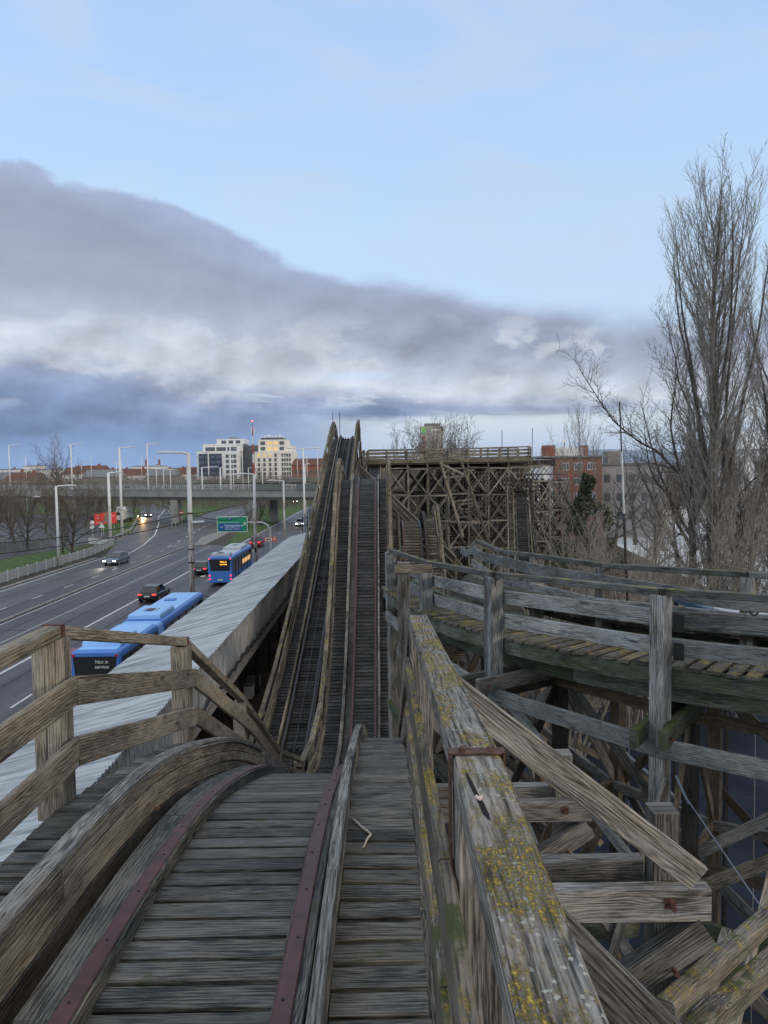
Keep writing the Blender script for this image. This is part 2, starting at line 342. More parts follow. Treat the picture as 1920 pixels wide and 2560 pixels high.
# ------------------------------------------------------------------ curves
def catmull(P, step=.1):
    P = [Vector(p) for p in P]; Q = [P[0]*2-P[1]]+P+[P[-1]*2-P[-2]]; out = []
    for i in range(1, len(Q)-2):
        a, b, c, d = Q[i-1:i+3]; n = max(2, int((c-b).length/step*2))
        for k in range(n):
            u = k/n; out.append(.5*((2*b)+(c-a)*u+(2*a-5*b+4*c-d)*u*u+(3*b-a-3*c+d)*u**3))
    out.append(P[-1]); R = [out[0]]; acc = 0.0
    for i in range(1, len(out)):
        seg = out[i]-out[i-1]; L = seg.length; pos = 0.0
        while acc+(L-pos) >= step:
            pos += step-acc; R.append(out[i-1]+seg*(pos/L)); acc = 0.0
        acc += L-pos
    return R
def frames(P):
    S = []; U = []
    for i in range(len(P)):
        d = (P[min(i+1, len(P)-1)]-P[max(i-1, 0)]).normalized()
        s = d.cross(Vector((0, 0, 1))).normalized(); S.append(s); U.append(s.cross(d).normalized())
    return S, U
def sub(P, S, U, k): 
    idx = list(range(0, len(P), k))
    if idx[-1] != len(P)-1: idx.append(len(P)-1)
    return [P[i] for i in idx], [S[i] for i in idx], [U[i] for i in idx]
def boards(mb, P, S, U, step, s0, s1, top, pitch, bw, th, jit=.01, ch=0.0, skip=.0, flat=None):
    k = max(1, round(pitch/step)); n = len(P); i = k//2
    while i < n-1:
        d = (P[min(i+1, n-1)]-P[max(i-1, 0)]).normalized()
        if random.random() >= skip:
            a = P[i]+S[i]*(s0+random.uniform(-jit, jit))+U[i]*(top-th/2+random.uniform(-jit, 0))
            b = P[i]+S[i]*(s1+random.uniform(-jit, jit))+U[i]*(top-th/2+random.uniform(-jit, 0))
            tilt = d*random.uniform(-jit, jit)*.5
            fl = flat is not None and P[i].y > flat
            mb.beam(a-tilt, b+tilt, bw*random.uniform(.93, 1.02)*(1.08 if fl else 1), th, up=(0, 0, 1) if fl else U[i], ch=ch)
        i += k
# continues below
# ================================================================== roller coaster tracks
def prof(tab):
    def f(y):
        if y <= tab[0][0]: return tab[0][1]
        for (a, b), (c, d) in zip(tab, tab[1:]):
            if y <= c: return b+(d-b)*(y-a)/(c-a)
        return tab[-1][1]
    return f
def track(root, path, step, cfg):
    P = catmull(path, step); S, U = frames(P)
    k = cfg.get('k', 3); Pk, Sk, Uk = sub(P, S, U, k); ch = cfg.get('ch', 0.0)
    def piece(name, sec, m, split=0.0):
        mb = MB()
        if split > 0:                                   # timbers butted end to end
            n = max(2, int(split/(step*k))); i = 0
            while i < len(Pk)-1:
                j = min(len(Pk)-1, i+n+random.randint(-1, 1)); j = max(j, i+1)
                dz = random.uniform(0, .006)
                mb.sweep(Pk[i:j+1], Sk[i:j+1], Uk[i:j+1], [(a+dz, b+dz) for a, b in sec]); i = j
        else: mb.sweep(Pk, Sk, Uk, sec)
        return mb.build(name, m, root)
    for (s0, s1, top, m) in cfg.get('decks', []):
        mb = MB(); boards(mb, P, S, U, step, s0, s1, top, cfg.get('pitch', .18), cfg.get('bw', .158), .045, jit=cfg.get('jit', .008), ch=ch*.6, skip=cfg.get('skip', 0))
        mb.build('deck', m, root)
    for nm, s0, s1, b0, b1, m, spl in cfg.get('beams', []): piece(nm, span(s0, s1, b0, b1, ch), m, spl)
    return P, S, U
# rail-top height of the nearest track against Y
d1 = [(-4, 9.76), (-1, 9.77), (1.5, 9.77), (3.1, 9.75), (4.6, 9.68), (6, 9.45), (8.1, 8.80), (10, 7.98), (13, 6.5), (17.3, 4.2), (21, 2.6), (25, 1.95), (27.5, 2.0), (30, 2.75), (33, 4.65), (36, 7.2), (38.5, 9.3), (41, 10.85), (43, 11.38), (45, 11.1), (48, 10.2), (53, 8.8), (60, 9.0), (70, 10.6), (82, 12.3), (96, 13.0), (104, 13.0)]
D1 = prof(d1)
X1 = -.9
NEAR = [p for p in d1 if p[0] <= 13.5]
# --- nearest track, in one run from the viewer over the second hill
tk = thing('coaster_track', 'nearest coaster track with red steel rails, dropping from the viewer then climbing the middle hill', 'roller coaster track', (X1, 3, 9.8))
WK = prof([(-4, 0), (3, 0), (4.6, .06), (6, .19), (8.1, .38), (10, .55), (13, .5), (17, 0), (20, -.03)])
def walk(s0, s1, off, m, y0, y1, step, pitch, ch):
    P_ = catmull([(X1, y, D1(y)+WK(y)) for y in [y0+(y1-y0)*i/14 for i in range(15)]], step); S_, U_ = frames(P_); mb = MB(); boards(mb, P_, S_, U_, step, s0, s1, off, pitch, pitch-.032, .05, .008, ch, flat=5.0); mb.build('deck', m, tk); return P_, S_, U_
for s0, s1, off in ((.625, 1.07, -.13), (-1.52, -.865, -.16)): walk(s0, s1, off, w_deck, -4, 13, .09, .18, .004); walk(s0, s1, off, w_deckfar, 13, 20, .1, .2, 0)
Pw = catmull([(X1, y, D1(y)+WK(y)) for y in [-4+17*i/14 for i in range(15)]], .3); Sw, Uw = frames(Pw)
for nm_, sec_, m_ in (('kerb_board', span(.556, .622, -.42, .045, .006), w_beam), ('side_beam', span(-1.5, -1.4, -.42, -.215, .006), w_beam), ('side_beam', span(1.02, 1.12, -.42, -.19, .006), w_beam), ('side_beam', span(.5, .55, -.62, -.2), w_deck)):
    i = 0
    while i < len(Pw)-1:
        j = min(len(Pw)-1, i+9); mb = MB(); mb.sweep(Pw[i:j+1], Sw[i:j+1], Uw[i:j+1], [(a+random.uniform(0, .003), b) for a, b in sec_]); mb.build(nm_, m_, tk); i = j
P1, S1, U1 = track(tk, [(X1, y, z) for y, z in d1 if y <= 10], .09, dict(k=3, ch=.006, pitch=.18, bw=.150, jit=.008,
    decks=[(-.40, .40, -.085, w_deck)],
    beams=[('stringer', -.655, -.40, -.22, 0, w_deck, 2.6), ('stringer', .40, .54, -.22, 0, w_deck, 2.6),
           ('rail', -.495, -.41, 0.002, .014, m_rail, 0), ('rail', .41, .495, 0.002, .014, m_rail, 0),
           ('guard_board', -.875, -.765, .245, .30, w_beam, 2.8), ('guard_board', -.865, -.785, .155, .242, w_brown, 2.4), ('guard_board', -.865, -.778, .06, .152, w_brown, 1.9), ('guard_board', -.865, -.785, -.04, .057, w_brown, 2.7), ('guard_board', -.86, -.780, -.2, -.043, w_warmdark, 3.1),
           ]))
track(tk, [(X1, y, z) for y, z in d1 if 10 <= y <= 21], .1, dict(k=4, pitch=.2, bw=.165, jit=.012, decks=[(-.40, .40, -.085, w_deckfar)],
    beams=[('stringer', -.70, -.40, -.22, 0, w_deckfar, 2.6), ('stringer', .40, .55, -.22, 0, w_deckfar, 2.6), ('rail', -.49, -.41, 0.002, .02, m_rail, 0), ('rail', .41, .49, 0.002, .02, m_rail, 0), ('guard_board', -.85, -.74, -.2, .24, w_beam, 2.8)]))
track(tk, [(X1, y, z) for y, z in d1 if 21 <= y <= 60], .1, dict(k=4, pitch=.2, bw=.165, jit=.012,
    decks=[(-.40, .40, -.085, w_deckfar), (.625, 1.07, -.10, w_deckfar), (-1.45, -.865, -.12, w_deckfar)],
    beams=[('stringer', -.70, -.40, -.22, 0, w_deckfar, 2.6), ('stringer', .40, .55, -.22, 0, w_deckfar, 2.6),
           ('rail', -.49, -.41, 0.002, .02, m_rail, 0), ('rail', .41, .49, 0.002, .02, m_rail, 0),
           ('guard_board', -.85, -.74, -.2, .24, w_beam, 2.8), ('guard_board', .57, .64, -.2, .16, w_beam, 2.4),
           ('side_beam', -1.5, -1.4, -.42, -.17, w_trestle, 3), ('side_beam', 1.02, 1.12, -.42, -.15, w_trestle, 3)]))
track(tk, [(X1, y, z) for y, z in d1 if y >= 60], .3, dict(k=4, pitch=.3, bw=.24, jit=.01,
    decks=[(-.40, .40, -.085, w_deckfar), (.625, 1.07, -.10, w_trestle), (-1.45, -.865, -.12, w_trestle)],
    beams=[('rail', -.5, -.40, 0.002, .05, m_dsteel, 0), ('rail', .40, .5, 0.002, .05, m_dsteel, 0),
           ('guard_board', -.85, -.74, -.2, .24, w_trestle, 4), ('guard_board', .57, .64, -.2, .24, w_trestle, 4)]))
# steel-plate screws on the near rails
for i in range(44, len(P1)-20, 5):
    for s in (-.45, .45):
        mb = MB(); c = P1[i]+S1[i]*(s+random.uniform(-.012, .012))+U1[i]*.0135; mb.tube([c, c+U1[i]*.003], .008, 8, .1); mb.build('screw', m_black, tk)
def railing(label, nodes, h=1.2, inner=(1, 0, 0), pw=.2, pd=.24, mtop=w_warm, mmid=w_warm, mpost=w_beam, tw=.13, th=.1, mids=((-.5, .22), (-.97, .22)), off=.14, ch=.006, name='wooden_railing', mt=.05, base=None, shift=None, group='timber railings of the roller coaster'):
    """straight boards between posts; inner = direction towards the track; nodes are the tops"""
    nodes = [Vector(n) for n in nodes]; root = thing(name, label, 'railing', nodes[0]-Vector((0, 0, h)), group)
    def inn(i):
        if inner is not None: return Vector(inner)
        a = nodes[max(i-1, 0)]; b = nodes[min(i+1, len(nodes)-1)]; d = (b-a); d.z = 0; d.normalize(); return d.cross(Vector((0, 0, 1)))*shift
    for i, n in enumerate(nodes):
        q = inn(i); f = q.cross(Vector((0, 0, 1)))
        zb = n.z-h if base is None else base[i]
        mb = MB(); c = Vector((n.x, n.y, 0))-q*.02
        for sgn in (-1, 1):                                # two planks bolted back to back
            cc = c+f*(sgn*pd/4); a = Vector((cc.x, cc.y, zb-random.uniform(.1, .16))); b = Vector((cc.x, cc.y, n.z-th*.9))
            mb.beam(a, b, pw, pd/2-.003, up=f, ch=ch)
        mb.build('post', mpost, root)
    for i in range(len(nodes)-1):
        a, b = nodes[i], nodes[i+1]; d = (b-a).normalized()
        mb = MB(); mb.beam(a-Vector((0, 0, th/2)), b-Vector((0, 0, th/2))-d*.004, tw, th, ch=ch); mb.build('top_rail', mtop, root)
        for dz, bh in mids:
            qa, qb = inn(i), inn(i+1)
            mb = MB(); mb.beam(a+Vector((0, 0, dz))+qa*off, b+Vector((0, 0, dz))+qb*off-d*.004, mt, bh, ch=ch); mb.build('mid_rail', mmid, root)
    return root
L1 = [(-2.5, 2.3, 10.86), (-2.5, 5.72, 10.84), (-2.5, 9.34, 9.93), (-2.5, 13, 8.1), (-2.5, 17.3, 5.55), (-2.5, 21.2, 3.85)]
r = railing('brown wooden railing left of the nearest track, peaking then dropping steeply away', L1, 1.33, (1, 0, 0), mtop=w_brown, mmid=w_brown, mpost=w_warm)
for Y, zt in ((5.72, 10.84), (9.34, 9.93)):
    mb = MB(); mb.beam((-2.43, Y+.01, zt+.004), (-2.43, Y+.01, zt-.19), .05, .012, up=(1, 0, 0)); mb.beam((-2.58, Y+.01, zt+.004), (-2.42, Y+.01, zt+.004), .05, .008); mb.build('strap', m_rust, r)
R1 = [(.31, -1.2, 11.0), (.31, 2.64, 11.0), (.30, 7.0, 10.63), (.30, 10.0, 9.2), (.30, 13.3, 7.55), (.30, 17.3, 5.45), (.3, 21.2, 3.85)]
r = railing('lichen covered wooden handrail running close past the viewer on the right', R1, 1.3, (-1, 0, 0), mtop=w_lich, mmid=w_lich2, mpost=w_beam, tw=.165, th=.11, off=.11, ch=.008)
mb = MB(); zt = 11.002
mb.beam((.215, 2.62, zt+.004), (.405, 2.62, zt+.004), .055, .008, ch=.002)
mb.beam((.217, 2.62, zt+.008), (.217, 2.62, zt-.42), .055, .008, up=(1, 0, 0)); mb.beam((.403, 2.62, zt+.008), (.403, 2.62, zt-.2), .055, .008, up=(1, 0, 0))
mb.build('clamp', m_rust, r)
cr = [(1166, 1932, 3), (1176, 1955, 9), (1190, 1985, 10), (1203, 2008, 12), (1215, 2035, 13), (1224, 2050, 3)]
mb = MB()
for (a, b, w1), (c, d_, w2) in zip(cr, cr[1:]): mb.quad(G(a-w1*.6, b, 11.0012), G(c-w2*.6, d_, 11.0012), G(c+w2*.6, d_, 11.0012), G(a+w1*.6, b, 11.0012))
mb.build('split', mat('split_black', (.006, .005, .004), .9), r)
q = G(1196, 1998, 11.0)
for dx_, dy_, rr_ in ((0, 0, .007), (.008, .004, .006), (-.004, .010, .006), (.004, -.008, .005)):
    mb = MB(); mb.tube([q+Vector((dx_, dy_, 0)), q+Vector((dx_, dy_, .006)), q+Vector((dx_, dy_, .009))], [rr_, rr_*.9, rr_*.3], 8); mb.build('fungus', mat('pale_fungus', (.55, .45, .42), .7), r, True)
for px_ in (.26, .36):
    mb = MB(); mb.tube([(px_, 2.62, zt+.006), (px_, 2.62, zt+.02)], [.014, .011], 8); mb.build('bolt', m_rust, r)
def along(x, ys, hh, Z=D1): return [(x, y, Z(y)+hh) for y in ys]
railing('yellow lichened railing between the middle hill and the lift hill', along(-2.45, (21.2, 24.5, 28, 31, 34, 36.5, 39, 41.3, 43.2, 45.5, 48, 51), 1.15), 1.3, (1, 0, 0), mtop=w_yellow, mmid=w_trestle, mpost=w_trestle, ch=0, tw=.17)
railing('yellow lichened railing on the right edge of the middle hill', along(.3, (21.2, 24.5, 28, 31, 34, 36.5, 39, 41.3, 43.2, 45.5, 48, 51, 55, 60, 66), 1.15), 1.3, (-1, 0, 0), mtop=w_yellow, mmid=w_trestle, mpost=w_trestle, ch=0, tw=.15)
railing('short far railing where the middle track climbs to the platform', [(-2.45, y, D1(y)+1.1) for y in (66, 72, 78, 84, 90, 96, 102)], 1.25, (1, 0, 0), mtop=w_trestle, mmid=w_trestle, mpost=w_trestle, ch=0)
# --- lift hill
d2 = [(16, 1.5), (22, 1.45), (26, 1.6), (30, 2.3), (36, 3.9), (42, 5.65), (50, 8.2), (58, 10.9), (66, 13.3), (70, 14.35), (73, 14.75), (75.5, 14.6), (79, 13.4), (84, 11)]
D2 = prof(d2); X2 = -3.42
lift = thing('lift_hill_track', 'straight dark lift hill track with chain and wide left walkway, climbing to the peaked summit', 'roller coaster track', (X2, 30, 2))
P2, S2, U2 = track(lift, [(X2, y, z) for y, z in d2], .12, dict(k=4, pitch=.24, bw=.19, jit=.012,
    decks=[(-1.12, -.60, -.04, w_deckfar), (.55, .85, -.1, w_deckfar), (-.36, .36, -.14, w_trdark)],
    beams=[('stringer', -.48, -.36, -.22, .02, w_trdark, 3), ('stringer', .36, .48, -.22, .02, w_trdark, 3),
           ('rail', -.47, -.39, .022, .045, m_dsteel, 0), ('rail', .39, .47, .022, .045, m_dsteel, 0), ('guard_board', -.62, -.54, -.2, .22, w_trestle, 3), ('guard_board', .52, .58, -.2, .18, w_deckfar, 3),
           ('chain', -.015, .015, -.13, -.10, m_dsteel, 0), ('side_beam', -1.2, -1.1, -.35, -.1, w_trestle, 3)]))
mb = MB()
for i in range(10, len(P2)-4, 17): mb.beam(P2[i]-S2[i]*.36+U2[i]*-.1, P2[i]+S2[i]*.36+U2[i]*-.1, .04, .03)
mb.build('anti_rollback_bar', m_dsteel, lift)
for i in range(30, len(P2)-40, 66):
    for s in (-.12, .12): mb = MB(); mb.tube([P2[i]+S2[i]*(s-.04)-U2[i]*.03, P2[i]+S2[i]*(s+.04)-U2[i]*.03], .07, 10); mb.build('chain_roller', m_dsteel, lift)
railing('tall yellowish railing on the road side of the lift hill, rising to a peak', [(-4.62, y, D2(y)+h) for y, h in ((18, 1.15), (21, 1.15), (24.5, 1.15), (28, 1.15), (31.5, 1.1), (35, 1.15), (38.5, 1.15), (42, 1.15), (46, 1.15), (50, 1.2), (54, 1.2), (58, 1.25), (62, 1.3), (66, 1.4), (69, 1.5), (71.5, 1.6), (73.5, 1.6), (75.5, 1.2), (78, .9), (81, .8))], 1.3, (1, 0, 0), mtop=w_yellow, mmid=w_trestle, mpost=w_trestle, ch=0, tw=.15, mids=((-.35, .2), (-.7, .2), (-1.05, .2)))
railing('short tall railing on the right of the lift hill summit, ending in a pointed hump', [(-2.3, y, D2(y)+h) for y, h in ((50, 1.1), (53, 1.15), (56.5, 1.2), (60, 1.2), (63.5, 1.3), (67, 1.4), (70, 1.55), (72.3, 1.75), (73.6, 1.75), (75.5, 1.3), (78, .8), (81, .5))], 1.3, (-1, 0, 0), mtop=w_yellow, mmid=w_trestle, mpost=w_trestle, ch=0, tw=.15, mids=((-.3, .22), (-.6, .22), (-.9, .22), (-1.15, .2)))
for i, (x_, l_) in enumerate(((-4.75, 'thin rod standing on the left peak of the lift hill'), (-4.1, 'thin rod beside the left peak of the lift hill, nearer the track'))):
    mb = MB(); mb.tube([(x_, 73.6, 14.6), (x_, 73.6, 17.2)], .03, 5); tag(mb.build('lightning_rod', m_dsteel), l_, 'rod')
# --- third track: from the dip in the middle, swinging right in front of the viewer
c3 = [(1.5, 50, 7.2), (1.5, 47, 8.4), (1.5, 44.5, 8.95), (1.5, 42, 8.75), (1.5, 40, 7.6), (1.5, 38, 6.1), (1.5, 35, 4.5), (1.5, 31, 3.9), (1.5, 27.5, 5.4), (1.5, 24, 7.75), (1.52, 21, 8.7), (1.65, 19, 8.93), (2.15, 16, 9.08), (3.05, 13.5, 9.22), (4.5, 11.45, 9.33), (6.6, 9.9, 9.4), (9.5, 8.9, 9.45), (13, 8.3, 9.45)]
t3 = thing('curved_coaster_track', 'mossy coaster track curving right beyond the near handrail, with radial deck boards', 'roller coaster track', (1.6, 19, 8.9))
P3, S3, U3 = track(t3, c3[9:], .1, dict(k=3, ch=.005, pitch=.2, bw=.168, jit=.02,
    decks=[(.72, 1.62, .0, w_deckmoss), (-.42, .42, -.30, w_deckfar), (-1.55, -.78, .0, w_deckmoss)],
    beams=[('stringer', -.66, -.42, -.42, -.2, w_mossbeam, 3), ('stringer', .42, .66, -.42, -.2, w_mossbeam, 3), ('rail', -.51, -.43, -.198, -.18, m_dsteel, 0), ('rail', .43, .51, -.198, -.18, m_rail, 0),
           ('guard_board', .68, .79, .005, .16, w_mossbeam, 3), ('guard_board', -.82, -.70, .005, .26, w_mossbeam, 3),
           ('side_beam', 1.47, 1.57, -.30, -.05, w_mossbeam, 3.3), ('side_beam', 1.0, 1.16, -.62, -.3, w_mossbeam, 3.3), ('side_beam', -1.5, -1.4, -.35, -.05, w_mossbeam, 3.3)]))
track(t3, c3[:10], .12, dict(k=3, pitch=.22, bw=.18, jit=.015,
    decks=[(.72, 1.35, .0, w_trestle), (-.42, .42, -.12, w_warmdark), (-1.35, -.78, .0, w_trestle)],
    beams=[('rail', -.52, -.42, -.1, -.07, m_dsteel, 0), ('rail', .42, .52, -.1, -.07, m_rail, 0),
           ('guard_board', .64, .75, -.2, .38, w_trestle, 3), ('guard_board', -.80, -.64, -.2, .42, w_trdark, 3), ('side_beam', 1.3, 1.4, -.3, -.05, w_trestle, 3)]))
NA = [(.17, 19, 9.95), (.85, 15.5, 10.08), (1.76, 12.3, 10.28), (3.59, 9.9, 10.37), (5.95, 8.1, 10.45), (8.8, 6.9, 10.45)]
r = railing('grey railing on the near edge of the curved track, posts reaching below the deck', NA, .95, None, pw=.24, pd=.2, mtop=w_railtop, mmid=w_greyblue, mpost=w_greyblue, tw=.13, th=.09, off=.15, mids=((-.42, .22), (-.80, .22)), base=[8.6, 7.6, 8.35, 5.9, 6.0, 6.0], shift=-1)
for (x_, y_, zt) in ((3.59, 9.9, 10.37), (1.76, 12.3, 10.28)):
    mb = MB(); mb.beam((x_-.02, y_-.11, zt+.008), (x_-.02, y_-.11, zt-.22), .06, .01, up=(0, 1, 0)); mb.build('strap', m_black, r)
for dz in (-.42, -.80):
    mb = MB(); mb.beam((3.74, 9.70, 10.37+dz-.1), (3.74, 9.70, 10.37+dz+.12), .13, .012, up=(.6, .8, 0)); mb.build('bracket', m_black, r)
NB = [(2.9, 24, 9.68), (2.99, 19.5, 9.83), tuple(D(1340, 1384, 16.5)), (3.95, 13.8, 10.2), (5.6, 11.75, 10.3), (8.1, 10.4, 10.35), (11, 9.8, 10.35)]
railing('grey railing on the far edge of the curved track, in front of the trees', NB, 1.1, None, pw=.26, pd=.2, mtop=w_railtop, mmid=w_greyblue, mpost=w_beam, tw=.13, th=.09, off=.15, mids=((-.72, .2),), base=[z_-1.7 for _, _, z_ in NB], shift=1)
# wavy side boards bent round the inside of the curve
mb = MB(); wp = [D(1152, 1374, 24), D(1166, 1383, 23), D(1180, 1376, 22), D(1200, 1388, 20.5), D(1225, 1396, 19), D(1290, 1412, 17), D(1380, 1432, 15), D(1560, 1462, 13), D(1800, 1500, 11.4), D(2000, 1520, 10.8)]
P = catmull(wp, .15); S_, U_ = frames(P); mb.sweep(P, S_, [Vector((0, 0, 1))]*len(P), rect(.05, .23, .004))
tag(mb.build('bent_side_board', w_greyblue), 'wavy grey board bent along the inside of the curved track', 'board')
# railings of the same track further off
railing('weathered railing with yellow top beside the hump of the curved track, falling steeply', [(2.95, 45, 9.9), (2.95, 42.5, 9.85), (2.95, 40, 8.6), (2.95, 38, 7.0), (2.95, 35.5, 5.8), (2.95, 33, 5.1)], 1.3, (-1, 0, 0), mtop=w_yellow, mmid=w_trestle, mpost=w_trestle, ch=0, mids=((-.4, .22), (-.7, .22), (-1, .22)))
# posts and cross board at the start of the curve
r = thing('cross_board_posts', 'short cross board nailed to two posts where the curve meets the drop', 'frame', (.3, 14.4, 8))
mb = MB(); a = D(1008, 1406, 14.2); mb.beam((a.x, a.y, 7.2), a, .22, .2, ch=.006, up=(0, 1, 0)); mb.build('post', w_beam, r)
mb = MB(); a = D(986, 1423, 14.08); b = D(1080, 1421, 14.08); mb.beam(a, b, .05, .15, ch=.005); mb.build('cross_board', w_warm, r)
# ================================================================== timber supports
def brace(root, a, b, w, h, m, name='brace', ch=.005, up=(0, 0, 1)):
    mb = MB(); mb.beam(a, b, w, h, ch=ch, up=up); return mb.build(name, m, root)
# outriggers and posts beside the nearest track: (y, reach, post x)
def bent(y, zt, reach, px_, label, near=True):
    """cross frame of the nearest track: ledger under the deck, posts to the ground, railing brace"""
    r = thing('trestle_frame', label, 'timber frame', (.3, y, 0), 'cross frames under the nearest track')
    ch = .006 if near else 0
    brace(r, (-2.7, y, zt-.12), (reach, y, zt-.12), .11, .21, w_beam, 'ledger', ch)
    if near: brace(r, (-2.7, y+.26, zt-.09), (px_-.1, y+.26, zt-.09), .11, .26, w_beam, 'ledger', ch)
    brace(r, (px_, y+.15, 0), (px_, y+.15, zt+(.42 if near else .1)), .17, .17, w_beam, 'post', ch, (0, 1, 0))
    for x_ in (-2.3, -.2, .75): brace(r, (x_, y+.15, 0), (x_, y+.15, zt-.22), .17, .17, w_beam, 'post', ch, (0, 1, 0))
    if y > 6: brace(r, (.43, y+.08, zt+1.28), (reach-.12, y+.08, zt-.02), .05, .17, w_warm if near else w_beam, 'brace', ch)
    brace(r, (reach-.02, y-.01, zt-.29), (.3, y-.01, zt-1.45), .12, .2, w_beam, 'brace', ch)
    z = zt-1.2; k = 0
    while z > 1.0:
        brace(r, (-2.5, y+.28, z), (2.0, y+.28, z), .07, .18, w_warmdark, 'girt', ch)
        z2 = max(.2, z-2.2)
        for (xa, xb) in ((-2.3, -.2), (.75, px_)) if k % 2 else ((-2.3, .75), (.75, px_)):
            brace(r, (xa, y+.02, z2), (xb, y+.02, z), .05, .16, w_warmdark, 'brace', ch); brace(r, (xb, y+.36, z2), (xa, y+.36, z), .05, .16, w_beam, 'brace', ch)
        z = z2; k += 1
    if near:
        for (x_, z_) in ((px_-.02, zt-.1), (px_-.0, zt-.52), (px_-.03, zt+.14)):
            mb = MB(); mb.beam((x_-.035, y-.06, z_), (x_+.035, y-.06, z_), .012, .07); mb.tube([(x_, y-.06, z_), (x_, y-.13, z_)], .016, 8); mb.build('bolt', m_rust, r)
    return r
bent(4.72, 9.34, 2.02, 1.78, 'nearest cross frame whose bolted ledger end and post stand right of the handrail')
bent(7.6, 8.62, 2.05, 1.8, 'second cross frame, seen just beyond the bolted ledger end')
bent(10.4, 7.4, 1.9, 1.7, 'cross frame where the nearest track starts to plunge', False)
bent(13.4, 5.9, 1.9, 1.7, 'cross frame half way down the drop of the nearest track', False)
bent(16.6, 4.2, 1.6, 1.4, 'low cross frame near the foot of the drop', False)
# close braces that run off the bottom of the view
r = thing('railing_brace', 'bolted diagonal brace going down to the right from the clamped handrail post', 'brace', (.45, 2.75, 9.8))
brace(r, (.28, 2.72, 10.62), (1.25, 2.72, 9.62), .05, .17, w_beam, 'board', .006)
for f_ in (.22, .42): mb = MB(); p = Vector((.28+.97*f_, 2.69, 10.62-1.0*f_)); mb.tube([p, p+Vector((0, -.03, 0))], .016, 8); mb.build('bolt', m_rust, r)
tag(brace(None, D(1660, 2530, 4.35), D(2010, 2215, 6.4), .13, .14, w_lich2, 'handrail_beam', .02), 'round edged lichen spotted rail rising to the right edge, the higher of two', 'beam')
tag(brace(None, D(1730, 2590, 4.3), D(2010, 2330, 5.9), .13, .16, w_lich2, 'handrail_beam', .02), 'pale lichen spotted rail in the bottom right corner, the lower of two', 'beam')
r = thing('sloping_brace', 'long tan brace board slanting from the handrail to the broken post top', 'brace', (.5, 4.5, 10))
brace(r, D(1118, 1712, 4.62), D(1745, 2195, 4.5), .045, .17, w_pale, 'board', .006)
# supports of the curved track
cs_ = thing('curved_track_trestle', 'weathered posts and crossed braces carrying the curved track above the dark pond', 'trestle', (3, 12, 0))
inn_ = [(.17, 19), (.85, 15.5), (1.76, 12.3), (3.59, 9.9), (5.95, 8.1), (8.8, 6.9)]
outn = [(3.0, 20.2), (3.5, 17.2), (4.25, 13.9), (5.35, 12.3), (7.5, 11.0), (9.8, 10.0)]
midn = [((a+c)/2, (b+d)/2) for (a, b), (c, d) in zip(inn_, outn)]
lv = [8.30, 6.1, 3.9, 1.6]
for i, ((ax, ay), (bx, by)) in enumerate(zip(inn_, outn)):
    z0 = 8.72 if i < 2 else 8.98
    dx = Vector((ax-bx, ay-by, 0)).normalized()
    for j, (qx, qy) in enumerate(((ax, ay), midn[i], (bx, by))):
        brace(cs_, (qx, qy, 0), (qx, qy, z0-.35), .2, .2, (w_beam, w_trdark, w_warmdark)[j], 'post', .006, (dx.x, dx.y, 0))
    if i >= 1:
        nrm = Vector((-dx.y, dx.x, 0))
        for sg in (-.16, .16):
            e = .62 if sg < 0 else .5
            brace(cs_, Vector((ax, ay, z0-.46))+dx*e+nrm*sg, Vector((bx, by, z0-.46))-dx*.3+nrm*sg, .09, .24, w_mossbeam if i > 2 else w_beam, 'ledger', .006)
        p = Vector((ax, ay, z0-.46))+dx*.3-nrm*.22*(1 if nrm.y > 0 else -1)
        mb = MB(); mb.tube([p, p+Vector((0, -.08, 0))], .02, 8); mb.build('bolt', m_rust, cs_)
    for k, z in enumerate(lv):
        brace(cs_, (ax, ay, z), (bx, by, z), .06, .18, (w_warmdark, w_beam, w_trdark, w_warmdark)[(i+k) % 4], 'girt', .004)
        zl = lv[k+1] if k+1 < len(lv) else .1; mx_, my_ = midn[i]
        brace(cs_, (ax, ay, zl), (mx_, my_, z), .05, .15, (w_trdark, w_warmdark)[(i+k) % 2], 'brace', .004); brace(cs_, (bx, by, zl), (mx_, my_, z), .05, .15, (w_beam, w_warmdark)[(i+k) % 2], 'brace', .004)
    if i+1 < len(inn_):
        for line, nm in ((inn_, 0), (outn, 1), (midn, 2)):
            a, b = Vector((*line[i], 0)), Vector((*line[i+1], 0)); o_ = (b-a).normalized().cross(Vector((0, 0, 1)))*.13
            for k, z in enumerate(lv):
                big = (nm == 0 and k == 0)
                brace(cs_, a+Vector((0, 0, z))+o_, b+Vector((0, 0, z))+o_, .08, .24 if big else .17, w_greyblue if big else (w_mossbeam, w_beam, w_warmdark)[nm], 'girt', .005)
                zl = lv[k+1] if k+1 < len(lv) else .1
                if (i+k+nm) % 2 == 0: brace(cs_, a+Vector((0, 0, z))-o_, b+Vector((0, 0, zl))-o_, .05, .17, (w_greyblue, w_warm, w_beam)[(k+nm) % 3], 'brace', .005)
                else: brace(cs_, a+Vector((0, 0, zl))-o_, b+Vector((0, 0, z))-o_, .05, .17, (w_warm, w_warmdark, w_beam)[(k+nm) % 3], 'brace', .005)
